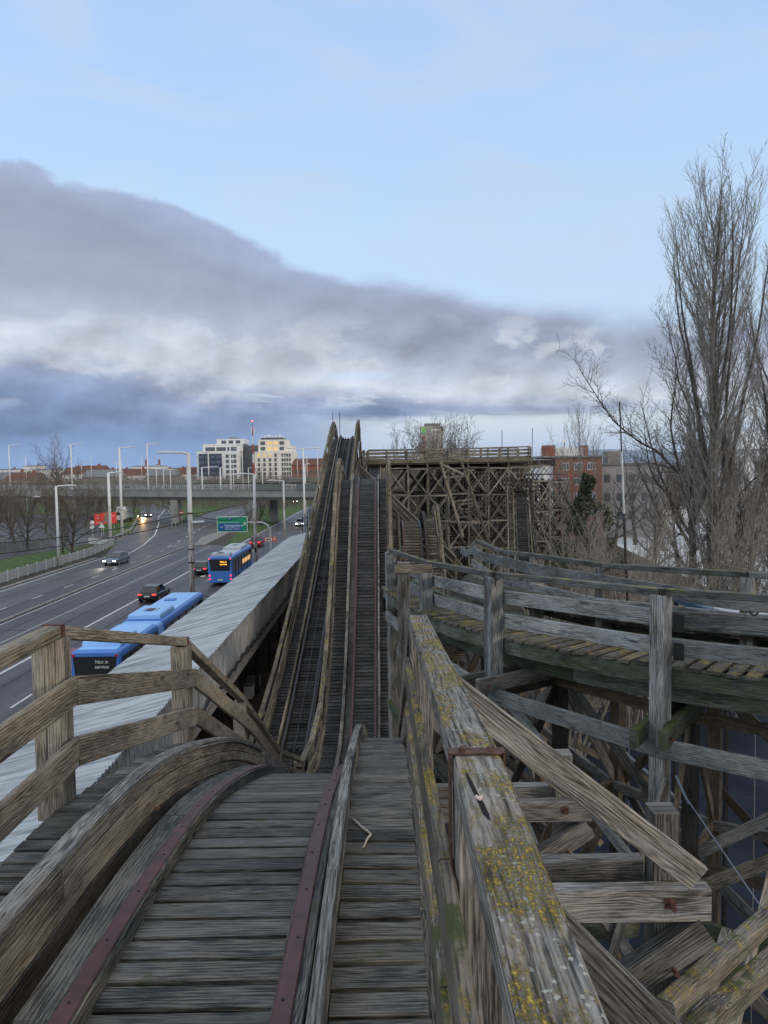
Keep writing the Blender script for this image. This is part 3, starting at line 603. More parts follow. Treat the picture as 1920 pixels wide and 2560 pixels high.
# braces tying the curved trestle to the nearest track, between the two
r = thing('tie_braces', 'mid level braces and posts between the near handrail and the curved track', 'brace', (1.5, 9, 0))
rr = random.Random(5)
for (a, b, w_, h_, m_) in (((.9, 10.4, 7.0), (2.9, 10.9, 5.4), .05, .17, w_greyblue), ((.9, 8.0, 6.8), (3.2, 9.6, 6.0), .07, .2, w_mossbeam), ((1.8, 7.7, 5.2), (3.6, 9.7, 7.9), .05, .16, w_beam),
                          ((1.0, 11.6, 4.6), (1.8, 12.2, 7.8), .05, .15, w_warm), ((1.7, 7.8, 8.1), (3.55, 9.8, 4.9), .05, .17, w_greyblue), ((1.8, 4.9, 7.5), (3.9, 8.6, 6.5), .1, .2, w_beam), ((1.8, 5.0, 5.6), (4.6, 8.9, 7.3), .06, .16, w_warm),
                          ((1.8, 5.0, 8.6), (3.4, 7.6, 5.0), .05, .17, w_greyblue), ((3.6, 9.8, 3.6), (5.9, 8.0, 6.8), .06, .16, w_warm), ((2.2, 13.3, 2.8), (3.2, 11.2, 6.6), .05, .15, w_warmdark), ((1.75, 7.7, 6.55), (5.9, 8.2, 6.35), .1, .22, w_mossbeam)):
    brace(r, a, b, w_, h_, m_)
for i in range(26):
    x_ = rr.uniform(1.0, 6.5); y_ = rr.uniform(11, 20); z_ = rr.uniform(1.2, 6.5); an = rr.uniform(-1, 1)
    brace(r, (x_, y_, z_), (x_+rr.uniform(1.4, 2.4)*(1 if an > 0 else -1), y_+rr.uniform(-.8, .8), z_-rr.uniform(1.2, 2.4)), .05, .15, rr.choice((w_warmdark, w_trdark, w_trdark, w_trestle)))  # deep braces mostly in darkened wood, shade put into the colour
# steel brace cable
mb = MB(); mb.tube([D(1690, 1940, 9.6), D(1722, 2010, 9.3)], [.018, .012], 8); mb.tube([D(1716, 1995, 9.35), D(1925, 2300, 7.6)], .008, 6)
tag(mb.build('steel_cable', mat('dull_blue_steel', (.14, .17, .21), .6)), 'thin blue-grey steel cable running diagonally down from a post', 'cable')
for i, (px_, Y_, l_) in enumerate(((1573, 16, 'thin hanging wire in front of the pond'), (1890, 13, 'thin hanging wire near the right edge over the pond'))):
    mb = MB(); a = D(px_, 1720, Y_); mb.tube([a, (a.x, a.y, 0.1)], .008, 5); tag(mb.build('wire', m_zinc), l_, 'wire')
# dark steep flume pipe over the pond
mb = MB(); mb.tube([D(1500, 1830, 16), D(1760, 2060, 13.5)], .05, 8); tag(mb.build('water_pipe', MAT['dull_blue_steel']), 'pale pipe sloping down over the dark pond', 'pipe')
# ---------------------------------------------------------------- structure under the hills (dark timber seen between the tracks)
def grid_trestle(root, xs, ys, ztop, z0, lev, mpost=w_trestle, mbr=w_trestle, pw=.16, seed=1, drop=.0, stuff_from=1, limit=95):
    """posts at xs*ys up to ztop(x, y); the front row as separate members, the rest as one mass"""
    rg = random.Random(seed); cnt = {'post': 0, 'girt': 0, 'brace': 0}; mass = MB(); massd = MB()
    def put(kind, a, b, w_, h_, front, m_):
        if front and cnt[kind] < limit: cnt[kind] += 1; mb = MB(); mb.beam(a, b, w_, h_, r=rg.random()); mb.build(kind, w_trlight if kind == 'girt' else m_, root)
        elif 1: (mass if front or rg.random() < .55 else massd).beam(a, b, w_, h_, r=rg.random())  # some rear timbers take the darker wood, painted shade inside the frame
    for iy, y in enumerate(ys):
        fr = iy < stuff_from
        for ix, x_ in enumerate(xs):
            zt = ztop(x_, y)
            if zt-z0 < .5: continue
            put('post', (x_, y, z0), (x_, y, zt), pw, pw, fr, mpost)
            z = zt-.3; k = 0
            while z > z0+.8:
                zl = max(z0+.1, z-lev)
                if ix+1 < len(xs):
                    x2 = xs[ix+1]; z2 = min(z, ztop(x2, y)-.2)
                    j = rg.uniform(-.12, .12)
                    put('girt', (x_-.1, y-.1, z+j), (x2+.1, y-.1, z+j+rg.uniform(-.05, .05)), .06, .15, fr, mbr)
                    if rg.random() > drop: put('brace', (x_, y-.14, zl), (x2, y-.14, z), .05, .13, fr, mbr)
                    if rg.random() > drop: put('brace', (x_, y+.12, z), (x2, y+.12, zl), .05, .13, fr, mbr)
                if iy+1 < len(ys):
                    y2 = ys[iy+1]; put('girt', (x_-.09, y, z), (x_-.09, y2, z), .05, .14, False, mbr)
                    if rg.random() > .2: put('brace', (x_+.09, y, zl if (k+ix) % 2 else z), (x_+.09, y2, z if (k+ix) % 2 else zl), .05, .13, False, mbr)
                z = zl; k += 1
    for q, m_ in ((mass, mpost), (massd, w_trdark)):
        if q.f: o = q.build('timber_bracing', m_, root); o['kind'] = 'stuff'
w_trlight = wood('pale_trestle_wood', (.10, .092, .075), (.42, .395, .34), bump=.3, board=.35)
tr = thing('timber_trestle', 'tall dense timber trestle of crossed braces under the far platform', 'trestle', (8, 80, 0))
XS = [-1.6+2.07*i for i in range(11)]
def ztr(x_, y): 
    if x_ > 15.4: return 10.3
    return 12.0
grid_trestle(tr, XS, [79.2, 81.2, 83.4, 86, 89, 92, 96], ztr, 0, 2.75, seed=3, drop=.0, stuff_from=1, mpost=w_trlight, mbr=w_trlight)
# two big raking shores leaning on its front
for (a, b, l_) in (((1102, 1160), (1158, 1345), 'left of the two long dark raking shores leaning on the far trestle'), ((1153, 1155), (1224, 1360), 'right of the two long dark raking shores leaning on the far trestle')):
    p, q_ = D(*a, 78.8), D(*b, 73); mb = MB(); mb.beam(p, q_, .22, .26); tag(mb.build('raking_shore', w_trestle), l_, 'shore')
for i, yy in enumerate((1197, 1250, 1259, 1292, 1308)):
    p, q_ = D(1112+10*i, yy, 76.5), D(1160+12*i, yy-4, 76.5)
r = thing('ladder_braces', 'light rungs and crossed boards between the two raking shores', 'frame', (5, 76, 3))
for (x0_, y0_, x1_, y1_) in ((1116, 1194, 1162, 1190), (1134, 1254, 1182, 1248), (1138, 1262, 1184, 1257), (1140, 1294, 1200, 1290), (1152, 1312, 1206, 1306), (1138, 1262, 1200, 1302), (1136, 1292, 1184, 1262), (1100, 1158, 1160, 1186)):
    mb = MB(); mb.beam(D(x0_, y0_, 77), D(x1_, y1_, 77), .1, .2); mb.build('board', w_warm, r)
# right hand lower bay and low back frames
tr2 = thing('timber_trestle', 'open lower bay of trestle timbers beside the red brick flats', 'trestle', (18, 79, 0))
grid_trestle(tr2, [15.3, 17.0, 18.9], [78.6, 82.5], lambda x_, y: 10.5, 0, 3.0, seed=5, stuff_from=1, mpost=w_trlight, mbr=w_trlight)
# --- platform on top of the trestle
pf = thing('coaster_platform', 'high level wooden coaster deck with railings crossing the top of the far trestle', 'platform', (7, 81, 12))
for y_, m_ in ((79.0, w_warm), (86, w_trestle)):
    for z_, h_ in ((12.25, .25), (12.62, .2)):
        mb = MB(); mb.beam((-1.8, y_, z_), (15.3, y_, z_+.05), .12, h_); mb.build('side_beam', m_, pf)
mb = MB(); mb.beam((-1.8, 78.74, 12.44), (15.3, 78.74, 12.48), .08, .34); mb.build('side_beam', w_trestle, pf)
mb = MB(); mb.beam((-1.8, 85, 12.1), (19, 85, 12.1), .2, .7); mb.build('side_beam', w_trdark, pf)
mb = MB(); q = -1.7
while q < 15.2: mb.beam((q, 78.8, 12.42), (q, 86.2, 12.42), .22, .06); q += .26
mb.build('deck', w_trestle, pf)
mb = MB(); q = 15.3
while q < 19: mb.beam((q, 79.5, 10.9), (q, 86.2, 10.9), .22, .06); q += .3
mb.build('deck', w_trdark, pf)
railing('railing along the front of the far high platform', [(-1.7+2.07*i, 78.9, 13.62+.03*i) for i in range(9)]+[(15.1, 78.9, 13.86)], 1.7, (0, 1, 0), mtop=w_warm, mmid=w_warm, mpost=w_trestle, ch=0, tw=.1, th=.12, mids=((-.36, .2), (-.72, .26), (-1.1, .3)), pw=.18, pd=.14)
railing('railing along the back of the far high platform', [(-1.7+2.1*i, 86.2, 13.9) for i in range(9)], 1.5, (0, -1, 0), mtop=w_beam, mmid=w_beam, mpost=w_trestle, ch=0, tw=.1, th=.12, mids=((-.4, .16), (-.8, .16)))
# sloped side walls between middle hill and trestle
for (pa, pb, Ya, Yb, l_, n_) in (((900, 1168), (968, 1232), 66, 56, 'plank sided slope falling right behind the middle hill', 3), ((970, 1232), (1140, 1400), 56, 40, 'long plank sided slope falling right towards the curved track', 4)):
    r = thing('sloping_fence', l_, 'fence', D(*pb, Yb))
    for k in range(n_+1):
        a = D(pa[0], pa[1], Ya)+Vector((0, 0, -.42*k)); b = D(pb[0], pb[1], Yb)+Vector((0, 0, -.42*k)); mb = MB(); mb.beam(a, b, .09, .30); mb.build('board', w_trestle, r)
    for k in range(6):
        f_ = k/5; p = D(pa[0], pa[1], Ya).lerp(D(pb[0], pb[1], Yb), f_); mb = MB(); mb.beam((p.x, p.y+.1, max(0, p.z-3)), (p.x, p.y+.1, p.z), .14, .14, up=(0, 1, 0)); mb.build('post', w_trestle, r)
# steep far track seen head on at the right end of the trestle
st = thing('steep_drop_track', 'narrow dark drop track seen head-on at the right end of the trestle', 'roller coaster track', (12, 66, 5))
a_, b_ = Vector((13.8, 77.5, 9.3)), Vector((10.9, 59, 1.2))
track(st, [b_, b_.lerp(a_, .3)+Vector((0, 0, -.25)), b_.lerp(a_, .65)+Vector((0, 0, -.1)), a_], .2, dict(k=3, pitch=.4, bw=.28, jit=.02,
    decks=[(-.55, .55, -.05, w_trdark), (-1.25, -.75, .05, w_trestle), (.75, 1.2, .05, w_trdark)], beams=[('rail', -.55, -.45, 0, .1, m_dsteel, 0), ('rail', .45, .55, 0, .1, m_dsteel, 0), ('guard_board', -.8, -.7, -.2, .3, w_trestle, 3), ('guard_board', .7, .8, -.2, .3, w_trestle, 3), ('side_beam', -1.35, -1.25, -.3, .9, w_trestle, 3)]))
mb = MB(); 
for k in range(3): mb.beam((12.2, 77.2, 9.5+k*.45), (15.3, 77.2, 9.3+k*.45), .3, .12)
mb.build('portal_beam', m_dsteel, st)
# mass of dark timber under the middle hill, its right side showing between the tracks
mt = thing('timber_trestle', 'dark timber supports under the middle hill and the lift hill', 'trestle', (-1, 45, 0))
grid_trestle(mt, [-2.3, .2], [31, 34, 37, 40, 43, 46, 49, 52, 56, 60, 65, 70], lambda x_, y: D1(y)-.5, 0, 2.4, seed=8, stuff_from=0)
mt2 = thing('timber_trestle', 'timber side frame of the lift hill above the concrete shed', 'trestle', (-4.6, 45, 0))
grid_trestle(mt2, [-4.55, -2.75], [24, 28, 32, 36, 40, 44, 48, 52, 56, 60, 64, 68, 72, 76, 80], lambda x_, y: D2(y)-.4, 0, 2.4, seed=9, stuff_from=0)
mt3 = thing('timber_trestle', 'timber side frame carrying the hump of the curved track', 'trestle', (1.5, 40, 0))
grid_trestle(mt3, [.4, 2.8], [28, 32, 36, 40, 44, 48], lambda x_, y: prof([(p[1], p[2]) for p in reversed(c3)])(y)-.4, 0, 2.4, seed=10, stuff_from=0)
# ---------------------------------------------------------------- twigs and litter
def twig(label, pts, r0, name='twig'):
    mb = MB(); mb.tube(pts, [r0*(1-.6*i/(len(pts)-1)) for i in range(len(pts))], 7); return tag(mb.build(name, mat('pale_bark', (.42, .38, .32), .8, nz=.3, nscale=60), smooth=True), label, 'twig')
def onwalk(px, py, dz=.015, off=-.13):
    # meets the walkway surface
    for Y in [1.5+.02*i for i in range(500)]:
        p = D(px, py, Y)
        g_ = D1(Y)+off+(WK(Y) if off < -.1 else 0)
        if p.z <= g_: p.z = g_+dz; return p
twig('pale crooked twig lying on the right hand walkway', [onwalk(883, 2055), onwalk(905, 2075), onwalk(921, 2086), onwalk(927, 2092), onwalk(917, 2105), onwalk(912, 2120), onwalk(908, 2128)], .011)
twig('small pale twig lying on the centre deck boards', [onwalk(655, 2032, .012, -.085), onwalk(635, 2038, .015, -.085), onwalk(622, 2050, .012, -.085), onwalk(617, 2056, .012, -.085)], .005)
mb = MB(); c = onwalk(388, 2030, .01, -.0); mb.quad(c+Vector((-.03, -.02, 0)), c+Vector((.03, -.03, .01)), c+Vector((.035, .03, .02)), c+Vector((-.02, .03, .005)))
tag(mb.build('dead_leaf', mat('leaf_brown', (.16, .07, .03), .7)), 'single brown leaf lying against the left guard board', 'leaf')
# ================================================================== ground, roads
m_ground = mat('leafy_soil', (.060, .052, .040), .95, nz=.45, nscale=.35)
m_grass = mat('short_grass', (.055, .095, .022), .95, nz=.4, nscale=.8, bump=.5)
m_pale = mat('pale_frosty_gravel', (.52, .54, .58), .9, nz=.15, nscale=.3)
m_conc = mat('concrete', (.20, .195, .185), .9, nz=.25, nscale=1.5)
m_paint = mat('road_paint', (.55, .55, .54), .8, nz=.2, nscale=2)
m_seam = mat('tar_seam', (.016, .016, .017), .6)
def asphalt():
    m = bpy.data.materials.new('asphalt'); m.use_nodes = True; k = NT(m.node_tree); b = k.n['Principled BSDF']
    p = k.new('ShaderNodeNewGeometry').outputs['Position']; x_, y_, z_ = k.sep(p)
    lane = k.noise(k.xyz(k.m('MULTIPLY', x_, .55), k.m('MULTIPLY', y_, .02), 0), 1.0, 4, .6)
    pt = k.noise(k.xyz(k.m('MULTIPLY', x_, .25), k.m('MULTIPLY', y_, .07), 5.0), 1.0, 5, .65)
    fine = k.noise(p, 9.0, 5, .8)
    c = k.mix(k.ss(lane, .34, .66), (.036, .036, .038), (.086, .085, .085)); c = k.mix(k.m('MULTIPLY', k.ss(pt, .45, .7), .55), c, (.034, .034, .036)); c = k.mix(k.m('MULTIPLY', k.ss(fine, .35, .75), .5), c, (.105, .102, .098))
    crk = k.noise(k.xyz(k.m('MULTIPLY', x_, 1.0), k.m('MULTIPLY', y_, .12), 2.0), 1.0, 6, .7, 1.2)
    cr = k.ss(k.m('ABSOLUTE', k.m('SUBTRACT', crk, .5)), .012, .003); c = k.mix(k.m('MULTIPLY', cr, .8), c, (.012, .012, .012))
    k.put(b.inputs['Base Color'], c); k.put(b.inputs['Roughness'], k.lin(fine, .2, .8, .42, .62)); b.inputs['Specular IOR Level'].default_value = .35
    return m
m_asph = asphalt()
def slab(name, pts, m, z, kind='structure', th=0.0):
    mb = MB()
    if th: 
        n = len(pts); A = sum(pts[i][0]*pts[(i+1) % n][1]-pts[(i+1) % n][0]*pts[i][1] for i in range(n))
        if A < 0: pts = pts[::-1]
        mb.loft([[(p[0], p[1], z-th-.1) for p in pts], [(p[0], p[1], z) for p in pts]])
    else: mb.poly([(p[0], p[1], z) for p in pts])
    o = mb.build(name, m); o['kind'] = kind; return o
def strip(name, A, B, m, z, th=0.0): return slab(name, list(A)+list(reversed(B)), m, z, th=th)
slab('ground', [(-3000, -60), (3000, -60), (3000, 5000), (-3000, 5000)], m_ground, -.02)
strip('road', [(-38.9, -30), (-38.9, 110), (-39.6, 122), (-41.5, 140), (-45.5, 175), (-47, 206), (-49, 267), (-54, 420)], [(-23.4, -30), (-23.4, 119), (-28.4, 121), (-31, 133), (-31.3, 150), (-33.4, 186), (-36.9, 211), (-41, 267), (-46, 420)], m_asph, .004)
strip('road', [(-23.4, -30), (-23.4, 119), (-23.2, 212), (-23.2, 600)], [(-11.2, -30), (-11.2, 119), (-11.4, 212), (-11.4, 600)], m_asph, .008)
strip('ramp_road', [(-38.5, 105), (-44.8, 128), (-47.6, 146), (-60.5, 192), (-72, 229), (-87, 269), (-110, 315)], [(-36, 105), (-39.5, 133), (-44.2, 159), (-55.2, 199), (-66, 233), (-78, 262), (-98, 310)], m_asph, .012)
slab('service_road', [(-53, 90), (-52.4, 108), (-49.8, 122), (-47.6, 128), (-47.6, 137), (-50, 140), (-56, 151), (-62, 167), (-77, 198), (-110, 222), (-130, 190), (-95, 130), (-75, 92)], m_asph, .004)
slab('grass_verge', [(-52, 90), (-41.7, 90), (-41.9, 118), (-43.8, 126), (-47, 127.4), (-49.4, 121), (-51.8, 108)], m_grass, .006)
slab('grass_verge', [(-49.2, 140), (-48.2, 146), (-60.6, 192), (-64, 210), (-75, 205), (-62, 168), (-56, 151.5)], m_grass, .006)
slab('grass_verge', [(-45.8, 163), (-46.5, 178), (-48.5, 206), (-50, 267), (-60, 330), (-95, 330), (-86, 285), (-76, 258), (-56, 199)], m_grass, .006)
slab('grass_verge', [(-24.6, 119), (-23.6, 119), (-23.4, 212), (-23.4, 500), (-40, 500), (-37, 212), (-32, 160), (-27, 140)], m_grass, .006)
slab('grass_verge', [(-90, 215), (-66, 212), (-80, 255), (-100, 300), (-160, 300), (-140, 230)], m_grass, .006)
slab('yard', [(30, 62), (75, 55), (140, 110), (160, 190), (60, 190), (44, 150), (34, 112)], m_pale, .004)
slab('traffic_island', [(-28.2, 119.8), (-29.8, 119.8), (-31.8, 133), (-31.5, 150), (-33.2, 186), (-36.9, 211), (-35.6, 211), (-31.6, 186), (-30.0, 150), (-28.8, 140)], m_conc, .14, th=.13)
# kerbs and gutters
for (xa, xb, y0, y1, zz) in ((-39.5, -38.95, 40, 104, .13), (-30.9, -30.55, 30, 118, .12), (-11.1, -10.8, -20, 300, .13)):
    slab('kerb', [(xa, y0), (xb, y0), (xb, y1), (xa, y1)], m_conc, zz, th=.13)
strip('kerb', [(-45.1, 128), (-47.9, 146), (-60.9, 192), (-72.4, 229)], [(-44.8, 128), (-47.6, 146), (-60.5, 192), (-72, 229)], m_conc, .14, th=.13)
strip('kerb', [(-44.2, 159), (-55.2, 199), (-66, 233)], [(-43.8, 159), (-54.8, 199), (-65.6, 233)], m_conc, .14, th=.13)
def mark(x0, y0, x1, y1, w=.14, m=None, z=.017):
    d = Vector((x1-x0, y1-y0)).normalized(); nx_, ny_ = -d.y*w/2, d.x*w/2
    slab('road_marking' if m is None else 'road_seam', [(x0+nx_, y0+ny_), (x1+nx_, y1+ny_), (x1-nx_, y1-ny_), (x0-nx_, y0-ny_)], m or m_paint, z)
mark(-22.95, 20, -22.95, 118, .2); mark(-22.9, 119, -22.7, 420, .16); mark(-38.5, 30, -38.5, 106, .16); mark(-30.2, 30, -30.2, 108, .12)
mark(-27.0, 30, -27.0, 119, .08)
y_ = 24
while y_ < 330: mark(-19.1, y_, -19.1, y_+2.4, .14); mark(-15.4, y_+2, -15.4, y_+4.4, .14) if y_ > 90 else None; y_ += 7.2
y_ = 52
while y_ < 118: mark(-34.6+1.9*min(1, (y_-40)/45), y_, -34.6+1.9*min(1, (y_+2-40)/45), y_+2.2, .14); y_ += 6.6
for a, b in zip([(-33.4, 118), (-35.7, 143), (-37.3, 158), (-38.5, 174), (-40.2, 189), (-42, 217), (-43.6, 240)], [(-35.7, 143), (-37.3, 158), (-38.5, 174), (-40.2, 189), (-42, 217), (-43.6, 240), (-45, 262)]):
    n_ = max(1, int((b[1]-a[1])/7)); 
    for k in range(n_): f0 = k/n_; f1 = f0+.4/n_; mark(a[0]+(b[0]-a[0])*f0, a[1]+(b[1]-a[1])*f0, a[0]+(b[0]-a[0])*f1, a[1]+(b[1]-a[1])*f1, .15)
rl = [(-36.1, 104), (-37.0, 112), (-38.4, 122), (-42.2, 141), (-50.2, 171), (-56.5, 192), (-66, 232)]
for a, b in zip(rl, rl[1:]): mark(*a, *b, .2)
for (xs_, y0, y1) in ((-28.7, 30, 118), (-25.3, 25, 119), (-33.2, 30, 90), (-21.5, 30, 100), (-36.6, 40, 100), (-17.2, 40, 130), (-13.6, 50, 160)):
    yy = y0; xx = xs_
    while yy < y1: n2 = yy+random.uniform(5, 12); x2 = xs_+random.uniform(-.15, .15); mark(xx, yy, x2, n2, .07, m_seam, .0165); yy = n2; xx = x2
for k in range(7): yy = 45+k*11+random.uniform(-3, 3); mark(-30, yy, -24, yy+random.uniform(-.3, .3), .06, m_seam, .0167)
# bus lane arrow
slab('road_marking', [(-20.6, 85.0), (-20.1, 85.0), (-20.1, 88), (-19.8, 88), (-20.35, 89.8), (-20.9, 88), (-20.6, 88)], m_paint, .018)
# pond
def watermat():
    m = bpy.data.materials.new('dark_water'); m.use_nodes = True; k = NT(m.node_tree); b = k.n['Principled BSDF']
    p = k.new('ShaderNodeNewGeometry').outputs['Position']; n1 = k.noise(p, .35, 5, .6); sp = k.noise(p, 7.0, 2, .6)
    c = k.mix(k.ss(n1, .4, .65), (.007, .010, .019), (.016, .022, .038)); c = k.mix(k.m('MULTIPLY', k.ss(sp, .74, .76), k.ss(n1, .5, .55)), c, (.4, .42, .45))
    k.put(b.inputs['Base Color'], c); b.inputs['Roughness'].default_value = .5; b.inputs['Specular IOR Level'].default_value = .12
    bn = k.new('ShaderNodeBump'); bn.inputs['Strength'].default_value = .3; k.put(bn.inputs['Height'], k.noise(p, 2.0, 4, .6)); k.l.new(bn.outputs[0], b.inputs['Normal'])
    return m
slab('pond_water', [(3.5, 14), (30, 8), (46, 20), (44, 50), (8, 52)], watermat(), .006)
# ================================================================== shed beside the lift hill
def corr(name, base, kx, pitch=.16):
    m = bpy.data.materials.new(name); m.use_nodes = True; k = NT(m.node_tree); b = k.n['Principled BSDF']
    x_, y_, z_ = k.sep(k.new('ShaderNodeNewGeometry').outputs['Position'])
    acr = k.m('ADD', k.m('MULTIPLY', x_, kx[0]), k.m('MULTIPLY', z_, kx[1]))
    st = k.noise(k.xyz(k.m('MULTIPLY', y_, 7.5), acr, 0), 1.0, 5, .7); st2 = k.noise(k.xyz(k.m('MULTIPLY', y_, .35), k.m('MULTIPLY', acr, .7), 7.0), 1.0, 4, .6)
    c = k.mix(k.ss(st, .36, .6), tuple(v*.40 for v in base), base); c = k.mix(k.m('MULTIPLY', k.ss(st2, .5, .72), .5), c, tuple(v*.45 for v in base))
    k.put(b.inputs['Base Color'], c); b.inputs['Roughness'].default_value = .6; return m
m_roof = corr('corrugated_roof_sheet', (.40, .44, .48), (.35, 0)); m_wall = corr('stained_wall_sheet', (.38, .39, .40), (0, .8))
sh = thing('covered_shed', 'long corrugated metal roofed shed running between the road and the lift hill', 'shed', (-8, 40, 0))
mb = MB(); y0, y1, n_ = 7.0, 83.0, 1500; rowA = []; rowB = []; i0 = 0
for i in range(n_+1):
    y_ = y0+(y1-y0)*i/n_; w_ = .03*math.sin(y_*2*math.pi/.21)+(.02 if int(y_/1.9) % 2 else 0)
    mb.v += [Vector((-10.35, y_, 4.44+w_)), Vector((-6.08, y_, 5.54+w_)), Vector((-10.35, y_, 4.38+w_)), Vector((-6.08, y_, 5.48+w_))]
    if i:
        b_ = (i-1)*4
        for q_ in ((b_, b_+1, b_+5, b_+4), (b_+3, b_+2, b_+6, b_+7), (b_+1, b_+3, b_+7, b_+5)):
            mb.f.append(q_); mb.uv += [(0, 0)]*4; mb.rn.append(.5)
mb.build('roof', m_roof, sh)
mb = MB()
yy = 7.0
while yy < 83: mb.beam((-6.22, yy+.13, 3.72), (-6.22, yy+.13, 5.46), .255, .05+random.uniform(0, .02), up=(1, 0, 0)); yy += .27
mb.build('wall', m_wall, sh)
mb = MB(); mb.beam((-10.1, 45, 0), (-10.1, 45, 4.35), 76, .1, up=(1, 0, 0)); mb.build('wall', m_wall, sh)
mb = MB(); mb.beam((-6.15, 7, 3.62), (-6.15, 83, 3.62), .2, .2); mb.beam((-8.2, 82.9, 0), (-8.2, 82.9, 4.4), 3.6, .1, up=(0, 1, 0)); mb.build('floor_beam', m_conc, sh)
yy = 9.0
while yy < 83:
    mb = MB(); mb.beam((-6.9, yy, 0), (-6.9, yy, 3.6), .2, .2, up=(0, 1, 0)); mb.build('post', m_dsteel, sh); yy += 4.5
mb = MB(); P_ = [Vector((-6.08, 14+.35*i, 3.98+.07*math.sin(i*1.7)+.05*random.random())) for i in range(190)]; mb.tube(P_, [.045+.03*random.random() for _ in P_], 6)
mb.build('conduit', m_dsteel, sh)
for i, (px_, py_, s_) in enumerate(((612, 1742, .9), (585, 1722, .6), (634, 1716, .7))):
    g = G(px_, py_); r = thing('storage_crate', ('pale grey crate on the dark ground beside the lift hill', 'small crate left of the pale crate beside the lift hill', 'crate at the back right of the three beside the lift hill')[i], 'crate', g, 'crates beside the lift hill')
    mb = MB(); mb.box(g, s_, s_*.8, s_*.7, ch=.02); mb.build('box', m_conc if i else m_pale, r); mb = MB(); mb.box(g+Vector((0, 0, s_*.7+.003)), s_*1.05, s_*.86, .05, ch=.01); mb.build('lid', m_conc, r)
# ================================================================== lamps, masts, wires
m_lens = mat('lamp_lens', (.5, .52, .55), .3)
def lamp(label, base, h, arm=-1.6, r=.13, r2=.08, m=None, double=False, group='street lamps', head=.75, parts=True):
    m = m or m_white; base = Vector(base); t_ = thing('street_lamp', label, 'street lamp', base, group)
    mb = MB(); mb.tube([base, base+Vector((0, 0, h))], [r, r2], 8, cap=True); mb.build('pole', m, t_, True)
    for sg in ((1, -1) if double else (1,)):
        a_ = arm*sg; mb = MB(); top = base+Vector((0, 0, h-.1)); mb.tube([top, top+Vector((a_*.5, 0, .12)), top+Vector((a_, 0, .12))], r2*.7, 6); mb.build('arm', m, t_)
        s = 1 if a_ > 0 else -1; c = top+Vector((a_, 0, .12)); mb = MB(); rings = []
        for u_, w_, hh in ((0, .05, .05), (.15, .13, .12), (.5, .16, .16), (.85, .12, .09), (1, .03, .02)):
            x_ = c.x+s*head*u_; rings.append([(x_, c.y-w_, c.z), (x_, c.y-w_*.6, c.z+hh), (x_, c.y+w_*.6, c.z+hh), (x_, c.y+w_, c.z), (x_, c.y, c.z-.06)])
        mb.loft(rings); mb.build('lamp_head', m_lens if head > .9 else m, t_)
    return t_
m_rpole = bpy.data.materials.new('rust_streaked_pole'); m_rpole.use_nodes = True
k = NT(m_rpole.node_tree); p_ = k.new('ShaderNodeNewGeometry').outputs['Position']; a_, b_, c_ = k.sep(p_)
rs = k.noise(k.xyz(k.m('MULTIPLY', a_, 7), k.m('MULTIPLY', b_, 7), k.m('MULTIPLY', c_, .8)), 1.0, 5, .7)
k.put(k.n['Principled BSDF'].inputs['Base Color'], k.mix(k.m('MULTIPLY', k.ss(rs, .50, .58), k.ss(c_, 10, 5)), (.46, .48, .50), (.20, .095, .04))); k.n['Principled BSDF'].inputs['Roughness'].default_value = .6
lp = lamp('rusty pale street lamp beside the nearest bus, head over the road', (-16.05, 63.5, 0), 13.35, -1.15, .24, .17, m_rpole, head=1.45)
for z_ in (4.2, 5.3, 8.3): mb = MB(); mb.tube([(-16.05, 63.5, z_), (-16.05, 63.5, z_+.12)], .27, 10); mb.build('clamp_band', m_rust, lp)
mb = MB(); mb.beam((-16.05, 63.5, 7.62), (-14.9, 63.5, 7.66), .12, .14); mb.build('bracket', m_white, lp)
lamp('pale street lamp standing right of the farther blue bus', (-15.8, 93.9, 0), 11.3, -.9, .22, .15, m_rpole, head=1.5)
lamp('pale street lamp behind the second one at the shed end, base streaked with rust', (-15.7, 120.6, 0), 10.0, -1.2, .2, .14, m_rpole, head=1.5)
lamp('pale street lamp at the panel fence left of the road', (-41.15, 96.6, 0), 10.1, .9, .2, .14, m_white, head=1.7)
lamp('thick white pole in front of the red billboard with a small lamp', (-43.6, 122, 0), 11.6, 1.0, .27, .2, m_white, head=1.2)
lamp('tall white pole lamp right of the red billboard', (-48.4, 141.5, 0), 16.1, 2.0, .28, .18, m_white, head=1.2)
lamp('green tinted thin lamp at the left edge below the viaduct', (-55.3, 119, 0), 8.0, .9, .1, .07, mat('green_grey_steel', (.12, .2, .17), .6), head=1.2)
VL = [(26, 1222, 1113, 197, 2.0, 'white viaduct lamp nearest the left edge'), (181, 1225, 1110, 190, 2.0, 'white viaduct lamp above the bare trees, second from the left'), (371, 1228, 1109, 177, 1.8, 'white viaduct lamp left of the rusty street lamp'),
      (578, 1232, 1114, 170, 1.5, 'white viaduct lamp in front of the white office block'), (506, 1230, 1168, 171, 2.6, 'short viaduct lamp with long arm left of the office block'), (552, 1232, 1170, 169, 0, 'bare white viaduct post in front of the office block')]
for px_, pb, pt_, Y_, arm_, l_ in VL:
    b_ = D(px_, pb, Y_); lamp(l_, b_, D(px_, pt_, Y_).z-b_.z, arm_ if arm_ else .3, .2, .13, head=1.1, group='lamps on the viaduct')
